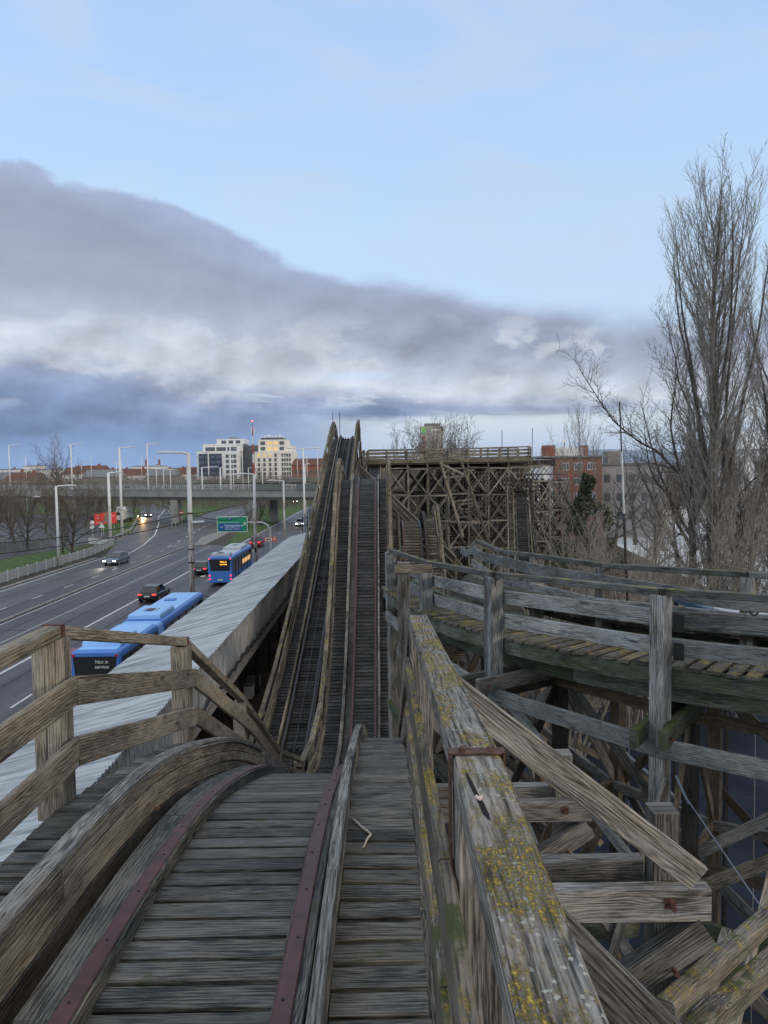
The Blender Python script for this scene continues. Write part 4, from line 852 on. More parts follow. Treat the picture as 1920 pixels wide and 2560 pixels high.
FL = [(66, 1195, 1142, 300, -.9), (205, 1205, 1156, 320, 0.6), (120, 1215, 1178, 330, .8), (229, 1200, 1140, 330, .5), (306, 1212, 1158, 300, -1), (292, 1210, 1158, 310, -1), (355, 1198, 1138, 330, .5), (392, 1222, 1164, 240, .5), (410, 1224, 1174, 230, 2.4), (427, 1226, 1172, 228, -2.4), (585, 1224, 1170, 240, .5), (608, 1224, 1121, 250, -2), (622, 1224, 1170, 240, .3), (657, 1226, 1170, 240, .3), (673, 1200, 1168, 330, -2), (744, 1198, 1150, 330, .4), (768, 1200, 1140, 300, -1.2), (765, 1290, 1160, 190, .4), (700, 1226, 1140, 260, 1.2), (795, 1205, 1120, 230, -.9)]
for i, (px_, pb, pt_, Y_, arm_) in enumerate(FL):
    b_ = D(px_, pb, Y_); nm = ['above the red billboard', 'over the left trees', 'with two arms over the far trees', 'left of the billboard lamp', 'over the far houses', 'just right of the far houses', 'near the distant chimney', 'left of the rusty street lamp', 'left half of the pair behind the rusty lamp', 'right half of the pair behind the rusty lamp', 'between office and dark block', 'rising before the dark block', 'right of the dark block', 'before the white tower', 'at the foot of the white tower', 'right of the white tower', 'before the red roofed row', 'under the viaduct on the right', 'in front of the white tower front', 'close to the lift hill'][i]
    lamp('distant slim white lamp '+nm, b_, D(px_, pt_, Y_).z-b_.z, arm_, .15, .1, head=.9, group='distant street lamps')
b_ = Vector((D(762, 1330, 130).x, 130, 0)); lamp('white double armed T shaped lamp beside the lift hill', b_, D(753, 1121, 130).z, 1.9, .2, .13, double=True, head=.9)
# red and white mobile mast
mm_ = thing('phone_mast', 'slim red and white banded mast with antennas before the white tower', 'mast', (-50.4, 300, 0))
m_redp = mat('red_paint', (.32, .05, .045), .5); zz = [0, 9, 14, 17.5, 21.5, 24.5, 28]
for i in range(6): mb = MB(); mb.tube([(-50.6, 300, zz[i]), (-50.6, 300, zz[i+1])], .34-.03*i, 8); mb.build('mast_section', (m_white, m_redp)[i % 2], mm_)
for i in range(3): mb = MB(); a_ = i*2.1; mb.beam((-50.6+.7*math.cos(a_), 300+.7*math.sin(a_), 25.6), (-50.6+.5*math.cos(a_), 300+.5*math.sin(a_), 28), .3, .25); mb.build('antenna', m_white, mm_)
mb = MB(); mb.tube([(-50.6, 300, 28), (-50.6, 300, 30)], .1, 6); mb.build('rod', m_dsteel, mm_)
mb = MB(); mb.tube([(-50.6, 300, 30), (-50.6, 300, 30.5)], .28, 8); mb.build('warning_light', mat('red_light', (.6, .1, .1), emit=(1, .15, .12), ek=3), mm_)
# overhead wires across the road
def cable(label, a, b, sag=.8, r=.035, n=14):
    a = Vector(a); b = Vector(b); mb = MB(); mb.tube([a.lerp(b, i/n)+Vector((0, 0, -sag*4*(i/n)*(1-i/n))) for i in range(n+1)], r, 5)
    return tag(mb.build('overhead_cable', m_black), label, 'cable', 'overhead cables across the road')
cable('black cable from the rusty lamp sagging left across the road, the upper one', (-16.1, 63.4, 8.35), (-43.5, 60, 6.7), 1.2)
cable('black cable from the rusty lamp down to the left edge, the lower one', (-16.1, 63.4, 7.7), (-43.5, 55, 5.6), 1.0)
cable('black cable from the rusty lamp to the right hand lamp', (-16.0, 63.6, 8.3), (-15.8, 93.8, 7.0), .9)
cable('black cable from the second pale lamp across the green sign', (-15.8, 93.8, 8.0), (-43.6, 121.8, 6.2), 1.5)
cable('thin black cable over the road from the billboard pole to the left', (-43.6, 121.8, 6.4), (-55, 70, 3.2), 1.2)
# fence along the road
fe = thing('panel_fence', 'low pale panelled fence along the left kerb of the road', 'fence', (-41.3, 90, 0))
m_panel = mat('pale_fence_panel', (.33, .35, .35), .7, nz=.2, nscale=3)
yy = 62
while yy < 121:
    x0_ = -41.3 if yy < 108 else -41.3-(yy-108)*.13; x1_ = -41.3 if yy+2.4 < 108 else -41.3-(yy+2.4-108)*.13
    mb = MB(); mb.beam((x0_, yy, 0), (x0_, yy, 1.25), .1, .1); mb.build('post', m_white, fe)
    mb = MB(); mb.beam((x0_, yy+.06, .62), (x1_, yy+2.34, .62), .05, 1.05); mb.build('panel', m_panel, fe); yy += 2.4
wl = thing('low_wall', 'short white wall at the end of the panelled fence', 'wall', (-47, 122, 0)); mb = MB(); mb.beam((-48.6, 126, .5), (-44, 122.5, .5), .2, 1.0); mb.build('wall', m_white, wl); mb = MB(); mb.beam((-48.6, 126, 1.03), (-44, 122.5, 1.03), .3, .06); mb.build('coping', m_conc, wl)
def guard(label, pts):
    r = thing('guard_rail', label, 'guard rail', (*pts[0], 0), 'guard rails')
    for a, b in zip(pts, pts[1:]):
        L = (Vector(b)-Vector(a)).length; mb = MB(); mb.beam((*a, .75), (*b, .75), .06, .3); mb.build('beam', m_zinc, r); n_ = max(1, int(L/4))
        for k_ in range(n_): q_ = Vector(a).lerp(Vector(b), k_/n_); mb = MB(); mb.beam((q_.x, q_.y, 0), (q_.x, q_.y, .72), .1, .1); mb.build('post', m_zinc, r)
guard('steel guard rail curving along the left side of the ramp', [(-45.6, 129), (-48.4, 146), (-54, 166), (-61.4, 192)])
guard('steel guard rail along the right side of the ramp', [(-43.5, 160), (-49, 180), (-54.6, 199), (-65, 233), (-82, 275)])
# ================================================================== viaduct
m_vc = mat('viaduct_concrete', (.24, .245, .24), .85, nz=.2, nscale=.4)
def viaduct(label, cl, zb, zt, zp, wd, piers, rail=True, m=None):
    r = thing('viaduct', label, 'viaduct', (*cl[len(cl)//2], 0)); m = m or m_vc
    P_ = [Vector((*c, 0)) for c in cl]; S_, _ = frames(P_); Uz = [Vector((0, 0, 1))]*len(P_)
    mb = MB(); mb.sweep(P_, S_, Uz, [(-wd/2, zt), (-wd/2, zb+.7), (-wd/2+.9, zb), (wd/2-.9, zb), (wd/2, zb+.7), (wd/2, zt)]); mb.build('deck', m, r)
    for s in (-1, 1):
        mb = MB(); mb.sweep(P_, S_, Uz, span(s*(wd/2-.1)-.15, s*(wd/2-.1)+.15, zt+.003, zt+.35)); mb.build('kerb', m_conc, r)
        mb = MB(); mb.sweep(P_, S_, Uz, span(s*(wd/2-.1)-.04, s*(wd/2-.1)+.04, zp-.1, zp)); L = 0
        for a, b, sv in zip(P_, P_[1:], S_):
            n_ = int((b-a).length/.55)
            for k_ in range(n_): q_ = a.lerp(b, k_/n_)+sv*s*(wd/2-.1); mb.beam(q_+Vector((0, 0, zt+.3)), q_+Vector((0, 0, zp-.1)), .05 if k_ % 4 else .14, .05)
        mb.build('parapet', m_zinc if m is m_vc else m_conc, r)
    for (x_, y_) in piers: mb = MB(); mb.beam((x_, y_, 0), (x_, y_, zb), 1.6, 1.5, up=(.15, 1, 0), ch=.15); mb.build('pier', m, r)
    return r
viaduct('nearer concrete viaduct crossing the road on paired piers', [(-210, 216), (-150, 211), (-110, 204), (-75, 191), (-49, 177), (-30, 169), (-14, 164), (20, 157)], 5.2, 7.2, 8.35, 11, [(-46.5, 171), (-48.5, 180), (-27.8, 163.5), (-24.5, 171), (-75, 187), (-72, 196), (-110, 204)])
viaduct('farther grey viaduct behind the nearer one', [(-230, 300), (-120, 300), (-60, 296), (-10, 290), (30, 285)], 5.8, 7.6, 8.8, 10, [(-100, 300), (-75, 298), (-45, 295), (-20, 291), (-150, 300)], m=mat('grey_concrete', (.17, .17, .165), .9, nz=.2, nscale=.4))
# noise panels on the viaduct
for i, (xa, xb) in enumerate(((-27.5, -21.2), (-18, -13.5))):
    mb = MB(); ya = 163.4+(-xa-14)*.31-5.35; yb = 163.4+(-xb-14)*.31-5.35; mb.beam((xa, ya, 8.0), (xb, yb, 8.0), .08, 1.3)
    tag(mb.build('noise_panel', mat('grey_panel', (.13, .14, .14), .6)), ('longer grey panel on the viaduct parapet', 'shorter grey panel on the viaduct parapet, nearer the lift hill')[i], 'panel')
# ================================================================== vehicles
m_bblue = mat('bus_blue_paint', (.055, .19, .56), .32, spec=.5); m_bwhite = mat('bus_roof_white', (.42, .46, .50), .5)
m_tail = mat('tail_light', (.6, .02, .03), .3, emit=(1, .05, .06), ek=2.2); m_tailoff = mat('red_lens', (.45, .02, .03), .3)
m_amber = mat('amber_text', (.8, .4, .05), emit=(1, .42, .05), ek=3); m_wtext = mat('white_text', (.8, .85, .8), emit=(.8, .95, .8), ek=.45)
m_head = mat('head_light', (.9, .9, .9), emit=(1, .97, .9), ek=14); m_int = mat('lit_interior', (.5, .4, .2), emit=(1, .55, .2), ek=.7)
m_plate = mat('number_plate', (.7, .7, .65)); m_bellow = mat('grey_bellows', (.10, .12, .15), .9)
def wheel(root, c, R=.48, w=.28, side=1):
    c = Vector(c); mb = MB(); mb.tube([c-Vector((w/2, 0, 0)), c+Vector((w/2, 0, 0))], R, 18); wh = mb.build('wheel', m_black, root)
    mb = MB(); mb.tube([c+Vector((side*w/2, 0, 0)), c+Vector((side*(w/2+.015), 0, 0))], R*.58, 14); mb.build('rim', m_zinc, wh); return wh
def rring(x0, x1, z0, z1, y, r=.22, n=4, tum=.04):
    pts = []
    for (cx_, cz_, a0) in ((x1-r-tum, z1-r, 0), (x0+r+tum, z1-r, 90)):
        for k_ in range(n+1): a = rad(a0+90*k_/n); pts.append((cx_+r*math.cos(a), y, cz_+r*math.sin(a)))
    return pts+[(x0, y, z0+.5), (x0, y, z0), (x1, y, z0), (x1, y, z0+.5)]
def bus(label, x, y, art, roofm, textm, lit):
    r = thing('city_bus', label, 'bus', (0, 0, 0), 'blue city buses on the road')
    L1 = 6.6 if art else 12.0; segs = [(0, L1)]+([(L1+1.1, 17.9)] if art else [])
    for (a, b) in segs:
        mb = MB(); e0 = .08 if a == 0 else 0; mb.loft([rring(-1.27+e0, 1.27-e0, .32, 2.98-e0, a), rring(-1.27, 1.27, .32, 3.0, a+.15), rring(-1.27, 1.27, .32, 3.0, b-.15), rring(-1.25, 1.25, .34, 2.96, b)]); mb.build('body', m_bblue, r)
        mb = MB(); mb.beam((0, a+.3, 3.012), (0, b-.2, 3.012), 1.95, .02, ch=0); mb.build('roof', roofm, r)
        for s in (-1, 1):
            mb = MB(); mb.beam((s*1.262, a+.35, 1.95), (s*1.262, b-.15, 1.95), .03, 1.35); w_ = mb.build('side_window', m_glass, r)
            if lit: mb = MB(); mb.beam((s*1.28, a+5.5, 1.8), (s*1.28, b-1.5, 1.8), .006, .5); mb.build('lit_pane', m_int, w_)
            k_ = a+1.6
            while k_ < b-.5:
                mb = MB(); mb.beam((s*1.283, k_, .5), (s*1.283, k_, 2.6), .02, .07, up=(1, 0, 0)); mb.build('pillar', m_black, r); k_ += 1.7
    if art:
        mb = MB()
        for k_ in range(9): y_ = L1+k_*.1225; mb.loft([rring(-1.24, 1.24, .45, 2.95, y_), rring(-1.14, 1.14, .5, 2.86, y_+.06), rring(-1.24, 1.24, .45, 2.95, y_+.1225)], cap=False)
        mb.build('bellows', roofm if not lit else m_bellow, r)
    units = ((.9, 3.6), (7.9, 11.0)) if art else ((.25, 1.5), (6.4, 10.6))
    for (a, b) in units:
        mb = MB(); w_ = .98; hh = .30
        mb.loft([[(-w_+i1, a+i2, 3.02+h_), (w_-i1, a+i2, 3.02+h_), (w_-i1, b-i2, 3.02+h_), (-w_+i1, b-i2, 3.02+h_)] for i1, i2, h_ in ((0, 0, 0), (.02, .03, hh*.75), (.1, .14, hh))]); u_ = mb.build('roof_unit', roofm, r)
        mb = MB(); mb.beam((-.25, (a+b)/2-.1, 3.02+hh+.01), (.2, (a+b)/2-.1, 3.02+hh+.01), .9, .03); mb.build('fan_grille', m_dsteel, u_)
        for q_ in (-.42, .36): mb = MB(); mb.beam((q_, (a+b)/2-.6, 3.02+hh+.01), (q_, (a+b)/2+.45, 3.02+hh+.01), .1, .03); mb.build('trim', m_zinc, u_)
    if art: mb = MB(); mb.beam((-.25, 14.2, 3.05), (-.25, 14.9, 3.05), .7, .1, ch=.02); mb.build('roof_hatch', m_bblue, r)
    mb = MB(); mb.poly([(-.98, -.012, 1.52), (.98, -.012, 1.52), (1.1, -.012, 2.72), (-1.1, -.012, 2.72)]); mb.build('rear_window', m_glass, r)
    for s in (-1, 1):
        for z_, rr_, mm2 in ((2.78, .075, m_tailoff if art else m_tail), (1.05, .09, m_tail), (.68, .09, m_tail)):
            mb = MB(); mb.tube([(s*1.08, -.01, z_), (s*1.08, -.035, z_)], rr_, 12); mb.build('tail_light', mm2, r)
        for y_ in ((2.9, 8.6, 15.0) if art else (3.1, 9.3)): wheel(r, (s*1.13, y_, .48), side=s)
        mb = MB(); mb.tube([(s*1.2, segs[-1][1]-.1, 2.75), (s*1.55, segs[-1][1]+.2, 2.6)], .03, 6); mb.beam((s*1.6, segs[-1][1]+.2, 2.1), (s*1.6, segs[-1][1]+.2, 2.65), .22, .14, up=(0, 1, 0), ch=.03); mb.build('mirror', m_black, r)
    mb = MB(); mb.beam((-.27, -.02, .62), (.27, -.02, .62), .02, .13); mb.build('licence_plate', m_plate, r)
    mb = MB(); mb.beam((-1.18, .0, .42), (1.18, .0, .42), .1, .16, ch=.02); mb.build('bumper', m_bblue, r)
    text_mesh("Not in\nservice", .25, 'destination_text', textm, r, (.35, -.04, 2.33), (rad(90), 0, 0))
    r.location = (x, y, .02); return r
bus('articulated blue bus nearest the viewer, roof seen from above, half hidden by the shed', -14.5, 37.8, True, mat('bus_roof_skylit_blue', (.27, .50, .86), .45, spec=.5), mat('dim_white_text', (.5, .55, .5), emit=(.8, .95, .8), ek=.1), False)  # roof blue is the body blue lightened, skylight put into the colour
bus('blue bus farther up the road with pale roof and orange rear display', -16.85, 78.2, False, m_bwhite, m_amber, True)
def car(label, x, y, rot, paint, L=4.5, Wd=1.8, hgt=1.42, suv=False, front_on=True, brake=False, glow=True):
    r = thing('parked_car' if False else 'car', label, 'car', (0, 0, 0), 'cars on the road')
    hw = Wd/2
    def sec(y_, z0, z1, w_, c=.12): return [(-w_, y_, z0), (w_, y_, z0), (w_+.0, y_, z1-c), (w_-c, y_, z1), (-w_+c, y_, z1), (-w_, y_, z1-c)]
    mb = MB(); rings = []
    bz = .98 if suv else .90
    for u_, z0, z1, w_ in ((0, .38, .72, .80), (.03, .26, bz-.02, .93), (.15, .22, bz, .99), (.3, .2, bz+.02, 1.0), (.68, .2, bz-.02, 1.0), (.85, .22, bz-.12, .98), (.96, .26, bz-.26, .9), (1, .34, .62, .78)): rings.append(sec((u_-.5)*L, z0, z1, hw*w_))
    mb.loft(rings); mb.build('body', paint, r, False)
    mb = MB(); rings = []
    ys = (.02 if suv else .06, .13 if suv else .2, .34, .52, .72)
    for u_, z1, w_ in zip(ys, (bz+.02, hgt-.03, hgt, hgt-.02, bz-.02), (.82, .70, .72, .72, .86)):
        y_ = (u_-.5)*L; rings.append([(-hw*.92, y_, bz-.05), (hw*.92, y_, bz-.05), (hw*w_, y_, max(z1, bz)), (-hw*w_, y_, max(z1, bz))])
    mb.loft(rings); mb.build('window', m_glass, r)
    mb = MB(); y0_, y1_ = (ys[1]-.5)*L, (ys[3]-.5)*L; mb.loft([[(-hw*.70, y0_-.05, hgt-.045), (hw*.70, y0_-.05, hgt-.045), (hw*.70, y0_, hgt-.008), (-hw*.70, y0_, hgt-.008)], [(-hw*.71, 0, hgt-.02), (hw*.71, 0, hgt-.02), (hw*.69, 0, hgt+.02), (-hw*.69, 0, hgt+.02)], [(-hw*.71, y1_, hgt-.05), (hw*.71, y1_, hgt-.05), (hw*.69, y1_, hgt-.005), (-hw*.69, y1_, hgt-.005)]]); mb.build('roof', paint, r)
    for s in (-1, 1):
        for u_ in (.18, .80): wheel(r, (s*(hw-.1), (u_-.5)*L, .32), .32, .2, s)
        mb = MB(); mb.beam((s*hw*.72-.17, -L/2-.0+.02, .78), (s*hw*.72+.17, -L/2+.02, .78), .08, .13, ch=.02); mb.build('tail_light', m_tail if brake else m_tailoff, r)
        mb = MB(); mb.beam((s*hw*.70-.16, L/2-.03, .60), (s*hw*.70+.16, L/2-.03, .60), .12, .12, ch=.02); mb.build('headlight', m_head if front_on else m_glass, r)
        mb = MB(); mb.beam((s*(hw+.02), L*.17, bz+.02), (s*(hw+.17), L*.17, bz+.02), .12, .13, ch=.02); mb.build('mirror', paint, r)
    mb = MB(); mb.beam((-.26, -L/2-.02, .62), (.26, -L/2-.02, .62), .02, .11); mb.beam((-.26, L/2+.01, .45), (.26, L/2+.01, .45), .02, .11); mb.build('licence_plate', m_plate, r)
    r.location = (x, y, .015); r.rotation_euler = (0, 0, rot); return r
silver = mat('silver_blue_paint', (.16, .19, .22), .3, .5, spec=.5); blackp = mat('black_paint', (.014, .015, .02), .2, spec=.6); redp = mat('dark_red_paint', (.17, .015, .02), .3, spec=.5)
car('silver blue saloon with lit headlights coming down the left carriageway', -34.4, 98.2, rad(176), silver, 4.6)
car('black car with lit tail lights just beyond the nearest bus', -21.3, 70.6, rad(-2), blackp, 4.4, brake=True, front_on=False)
car('dark red car behind the orange sign', -19.6, 117.8, 0, redp, 4.3, hgt=1.6, suv=True, brake=True, front_on=False)
car('dark car with headlights on, leaving the ramp', -60.2, 196, rad(197), blackp, 4.4, hgt=1.5)
car('black car half hidden left of the farther blue bus', -20.9, 88.0, 0, blackp, 4.2, brake=True, front_on=False)
car('dark red car mostly hidden behind the nearest bus rear', -18.45, 45.3, 0, redp, 4.3, brake=True, front_on=False)
car('pale car far up the right carriageway in front of the lift hill', -17.2, 158, rad(180), mat('pale_paint', (.4, .42, .45), .3), 4.4)
car('orange lit car under the viaduct on the right carriageway', -30.0, 262, rad(180), redp, 4.4)
car('white car on the nearer viaduct behind the double lamp', -15.5, 162, rad(-75), mat('white_car_paint', (.6, .6, .62), .3), 4.5, glow=False); bpy.context.scene.objects[-1]
for o in C.objects:
    if o.get('label', '').startswith('white car on the nearer'): o.location.z = 7.22
# headlight pools need real lamps on the two oncoming cars
for (x_, y_, z_, aim, e) in ((-34.9, 95.8, .65, (-35.3, 84, 0), 260), (-60.9, 193.6, .7, (-56, 178, 0), 900)):
    ld = bpy.data.lights.new('headlight_beam', 'SPOT'); ld.energy = e*6; ld.spot_size = rad(38); ld.spot_blend = .8; ld.color = (1, .86, .66) if e < 500 else (1, .6, .25); ld.shadow_soft_size = .08
    lo = bpy.data.objects.new('headlight_beam', ld); C.collection.objects.link(lo); lo.location = (x_, y_, z_); lo.rotation_euler = (Vector(aim)-Vector((x_, y_, z_))).to_track_quat('-Z', 'Y').to_euler()
# ================================================================== signs
m_green = mat('sign_green', (.01, .25, .14), .5); m_sblue = mat('sign_blue', (.012, .09, .32), .5); m_sw = mat('sign_white', (.75, .77, .78), .5); m_or = mat('sign_orange_red', (.62, .10, .05), .5)
sg = thing('motorway_sign', 'green overhead motorway sign with blue panel reading Nyiregyhaza, on a curved arm', 'road sign', (-16.6, 109.5, 0))
mb = MB(); mb.tube([(-16.3, 109.6, 0), (-16.3, 109.6, 3.1), (-16.7, 109.6, 3.9), (-17.5, 109.6, 4.25), (-20.2, 109.6, 4.3)], [.16, .14, .13, .12, .1], 10); mb.build('gantry_arm', m_zinc, sg)
X0_, X1_, ZB, ZT = -23.85, -19.5, 3.02, 5.08
mb = MB(); mb.beam((X0_, 109.4, (ZB+ZT)/2), (X1_, 109.4, (ZB+ZT)/2), .06, ZT-ZB+.16, ch=.0); mb.build('border', m_sw, sg)
mb = MB(); mb.beam((X0_+.07, 109.36, (ZB+ZT)/2), (X1_-.07, 109.36, (ZB+ZT)/2), .02, ZT-ZB); mb.build('board', m_green, sg)
mb = MB(); mb.beam((X0_+.3, 109.34, ZB+.62), (X1_-.95, 109.34, ZB+.62), .02, 1.06); mb.build('blue_panel', m_sblue, sg)
mb = MB(); mb.beam((X0_+.25, 109.34, ZB+1.3), (X1_-1.2, 109.34, ZB+1.3), .02, .04); mb.beam((X0_+1.15, 109.32, ZB+.62), (X1_-1.05, 109.32, ZB+.62), .02, .04); mb.build('line', m_sw, sg)
R90 = (rad(90), 0, 0)
text_mesh('Nyíregyháza', .45, 'lettering', m_sw, sg, (X0_+2.2, 109.31, ZB+.87), R90); text_mesh('Debrecen, Miskolc', .28, 'lettering', m_sw, sg, (X0_+2.22, 109.31, ZB+.36), R90)
text_mesh('M3', .3, 'lettering', m_sw, sg, (X0_+.68, 109.31, ZB+.62), R90)
mb = MB(); mb.beam((X0_+1.6, 109.34, ZT-.3), (X0_+2.2, 109.34, ZT-.3), .02, .36); mb.build('number_shield', m_sblue, sg); text_mesh('M0', .27, 'lettering', m_sw, sg, (X0_+1.9, 109.31, ZT-.3), R90)
mb = MB(); mb.beam((X1_-.75, 109.33, ZB+.75), (X1_-.3, 109.33, ZB+1.2), .02, .1, up=(-1, 0, 1)); mb.beam((X1_-.55, 109.33, ZB+1.25), (X1_-.22, 109.33, ZB+1.25), .02, .1); mb.beam((X1_-.25, 109.33, ZB+.95), (X1_-.25, 109.33, ZB+1.28), .1, .02); mb.beam((X1_-.95, 109.33, ZB+.9), (X1_-.7, 109.33, ZB+.75), .02, .08); mb.build('arrow', m_sw, sg)
os_ = thing('direction_sign', 'small orange and white direction sign beside the dark red car', 'road sign', (-15.9, 107.6, 0))
mb = MB(); mb.tube([(-15.9, 107.6, 0), (-15.9, 107.6, 3.0)], .07, 8); mb.build('post', m_zinc, os_)
a_ = D(661, 1343, 107.4); b_ = D(692, 1354, 107.4); zc = (a_.z+b_.z)/2
mb = MB(); mb.beam((a_.x, 107.4, zc), (b_.x, 107.4, zc), .05, .62, ch=0); mb.build('board', m_or, os_)
mb = MB(); mb.beam((a_.x+.12, 107.37, zc), (a_.x+1.05, 107.37, zc), .03, .42); mb.build('white_panel', m_sw, os_)
mb = MB(); mb.beam((a_.x+.25, 107.35, zc+.03), (a_.x+.9, 107.35, zc+.03), .02, .14, ch=0); mb.tube([(a_.x+.4, 107.34, zc-.08), (a_.x+.4, 107.33, zc-.08)], .06, 8); mb.tube([(a_.x+.75, 107.34, zc-.08), (a_.x+.75, 107.33, zc-.08)], .06, 8); mb.build('truck_symbol', m_black, os_)
mb = MB(); mb.beam((b_.x-.5, 107.37, zc-.12), (b_.x-.22, 107.37, zc+.14), .02, .07, up=(-1, 0, 1)); mb.beam((b_.x-.42, 107.37, zc+.16), (b_.x-.18, 107.37, zc+.16), .02, .06); mb.beam((b_.x-.19, 107.37, zc-.04), (b_.x-.19, 107.37, zc+.18), .06, .02); mb.build('arrow', m_sw, os_)
bb = thing('billboard', 'red billboard with white lettering on thin legs left of the ramp', 'billboard', (-53, 146, 0))
A_, B_ = Vector((-55.1, 144.5, 0)), Vector((-51.0, 150.5, 0)); A_ = D(236, 1300, 144); B_ = D(291, 1295, 148)
zb, zt = D(236, 1313, 144).z, D(236, 1285, 144).z; ctr = (A_+B_)/2; dv = (B_-A_); dv.z = 0; dv.normalize(); nv = dv.cross(Vector((0, 0, 1)))
mb = MB(); mb.beam(Vector((A_.x, A_.y, (zb+zt)/2)), Vector((B_.x, B_.y, (zb+zt)/2+.12)), .12, zt-zb, ch=0); mb.build('panel', mat('billboard_red', (.62, .055, .05), .5), bb)
for f_ in (.12, .38, .62, .88): p = A_.lerp(B_, f_); mb = MB(); mb.beam((p.x, p.y+.15, 0), (p.x, p.y+.15, zb), .1, .1); mb.build('leg', m_zinc, bb)
ang = math.atan2(dv.y, dv.x)
def bt(s, size, f_, h_): 
    p = A_.lerp(B_, f_)+nv*.08; text_mesh(s, size, 'lettering', m_sw, bb, (p.x, p.y, zb+(zt-zb)*h_), (rad(90), 0, ang))
bt('Tab', .38, .15, .6); bt('29 990,-', .42, .22, .2); bt('aldi tab', .3, .2, .88) if False else bt('akció', .3, .17, .86)
for f_, w_, h_, z_ in ((.52, .75, 1.5, .25), (.62, 1.0, .5, .12), (.38, .5, .35, .15)):
    p = A_.lerp(B_, f_)+nv*.1; mb = MB(); mb.beam(p+dv*-w_/2+Vector((0, 0, zb-p.z+(zt-zb)*z_+h_/2)), p+dv*w_/2+Vector((0, 0, zb-p.z+(zt-zb)*z_+h_/2)), .04, h_); mb.build('product_picture', m_conc, bb)
p = A_.lerp(B_, .8)+nv*.1; mb = MB(); mb.beam(p-dv*.9+Vector((0, 0, zb-p.z+(zt-zb)*.72)), p+dv*.6+Vector((0, 0, zb-p.z+(zt-zb)*.72)), .02, .05); mb.build('line', m_sw, bb)
# warning signs near the billboard
ws = thing('warning_sign', 'white triangular road sign on a post in front of the billboard', 'road sign', (-51.8, 136, 0)); q = G(255, 1343)
mb = MB(); mb.tube([q, q+Vector((0, 0, 2.6))], .05, 6); mb.build('post', m_zinc, ws); a_ = q+Vector((0, -.06, 0)); mb = MB()
mb.poly([a_+Vector((-.55, 0, 1.7)), a_+Vector((.55, 0, 1.7)), a_+Vector((0, 0, 2.7))]); mb.poly([a_+Vector((0, .03, 2.7)), a_+Vector((.55, .03, 1.7)), a_+Vector((-.55, .03, 1.7))]); mb.build('board', m_sw, ws)
rs_ = thing('round_sign', 'pale round road sign on a post left of the billboard', 'road sign', G(232, 1348)); q = G(232, 1348)
mb = MB(); mb.tube([q, q+Vector((0, 0, 3.3))], .05, 6); mb.build('post', m_zinc, rs_)
for z_ in (2.9, 2.1): mb = MB(); mb.tube([q+Vector((0, -.05, z_)), q+Vector((0, -.09, z_))], .38, 14); mb.build('board', m_sw, rs_)
ne = thing('no_entry_sign', 'small round red no entry sign before the viaduct pier', 'road sign', G(455, 1313)); q = G(455, 1313)
mb = MB(); mb.tube([q, q+Vector((0, 0, 3.0))], .05, 6); mb.build('post', m_zinc, ne); mb = MB(); mb.tube([q+Vector((0, -.05, 2.7)), q+Vector((0, -.09, 2.7))], .42, 16); mb.build('board', m_redp, ne); mb = MB(); mb.beam(q+Vector((-.28, -.1, 2.7)), q+Vector((.28, -.1, 2.7)), .02, .13); mb.build('bar', m_sw, ne)
vn = thing('delivery_truck', 'white box truck parked behind the tall lamp right of the billboard', 'truck', G(311, 1335)); q = Vector((-60.8, 180, 0))
mb = MB(); mb.box(q+Vector((0, 0, .9)), 2.3, 4.5, 2.6, ch=.05); mb.build('cargo_box', m_sw, vn); mb = MB(); mb.box(q+Vector((0, -3.2, .6)), 2.1, 1.6, 1.9, ch=.2); mb.build('cab', m_sw, vn); mb = MB(); mb.beam(q+Vector((-.85, -4.02, 1.95)), q+Vector((.85, -4.02, 1.95)), .05, .7); mb.build('windscreen', m_glass, vn)
for s in (-1, 1):
    for y_ in (-3.2, 1.3): wheel(vn, q+Vector((s*.95, y_, .42)), .42, .25, s)
# ================================================================== buildings
m_bw = mat('white_render', (.66, .68, .70), .8, nz=.06, nscale=.3); m_bw2 = mat('cream_render', (.68, .66, .62), .8, nz=.06, nscale=.3); m_brick = mat('red_brick', (.25, .10, .07), .85, nz=.2, nscale=1.2)
m_darkf = mat('dark_blue_facade', (.03, .045, .09), .35, spec=.6); m_rooft = mat('red_roof_tile', (.13, .060, .048), .85, nz=.3, nscale=1.5); m_gold = mat('sunset_glow_window', (.6, .45, .2), .3, emit=(1, .66, .28), ek=.35); m_greyr = mat('grey_roof', (.16, .17, .18), .8)  # gold panes: sunset light on the glass put in as glow
m_win = mat('window_glass', (.05, .065, .09), .15, spec=.7)
def blk(root, x0, x1, y0, y1, z0, z1, m, name='wall', ch=0.0):
    mb = MB(); mb.beam(((x0+x1)/2, (y0+y1)/2, z0), ((x0+x1)/2, (y0+y1)/2, z1), x1-x0, y1-y0, up=(0, 1, 0), ch=ch); return mb.build(name, m, root)
def wins(root, x0, x1, y, z0, z1, nx_, nz_, w, h, m=None, gold=(), side=False, xw=0):
    for i in range(nx_):
        for j in range(nz_):
            a = x0+(x1-x0)*(i+.5)/nx_; z_ = z0+(z1-z0)*(j+.5)/nz_; mb = MB()
            if side: mb.beam((xw, a-w/2, z_), (xw, a+w/2, z_), .16, h)
            else: mb.beam((a-w/2, y-.03, z_), (a+w/2, y-.03, z_), .2, h)
            mb.build('window', m_gold if (i, j) in gold else (m or m_win), root)
Yb = 420
def XZ(px, py, Y=420): v = D(px, py, Y); return v.x, v.z
ob = thing('office_block', 'white and dark blue office block with stepped roof, left of the phone mast', 'office building', (-86, 425, 0))
xa, _ = XZ(492, 1150); xb, zt_ = XZ(596, 1127); xc, _ = XZ(552, 1150)
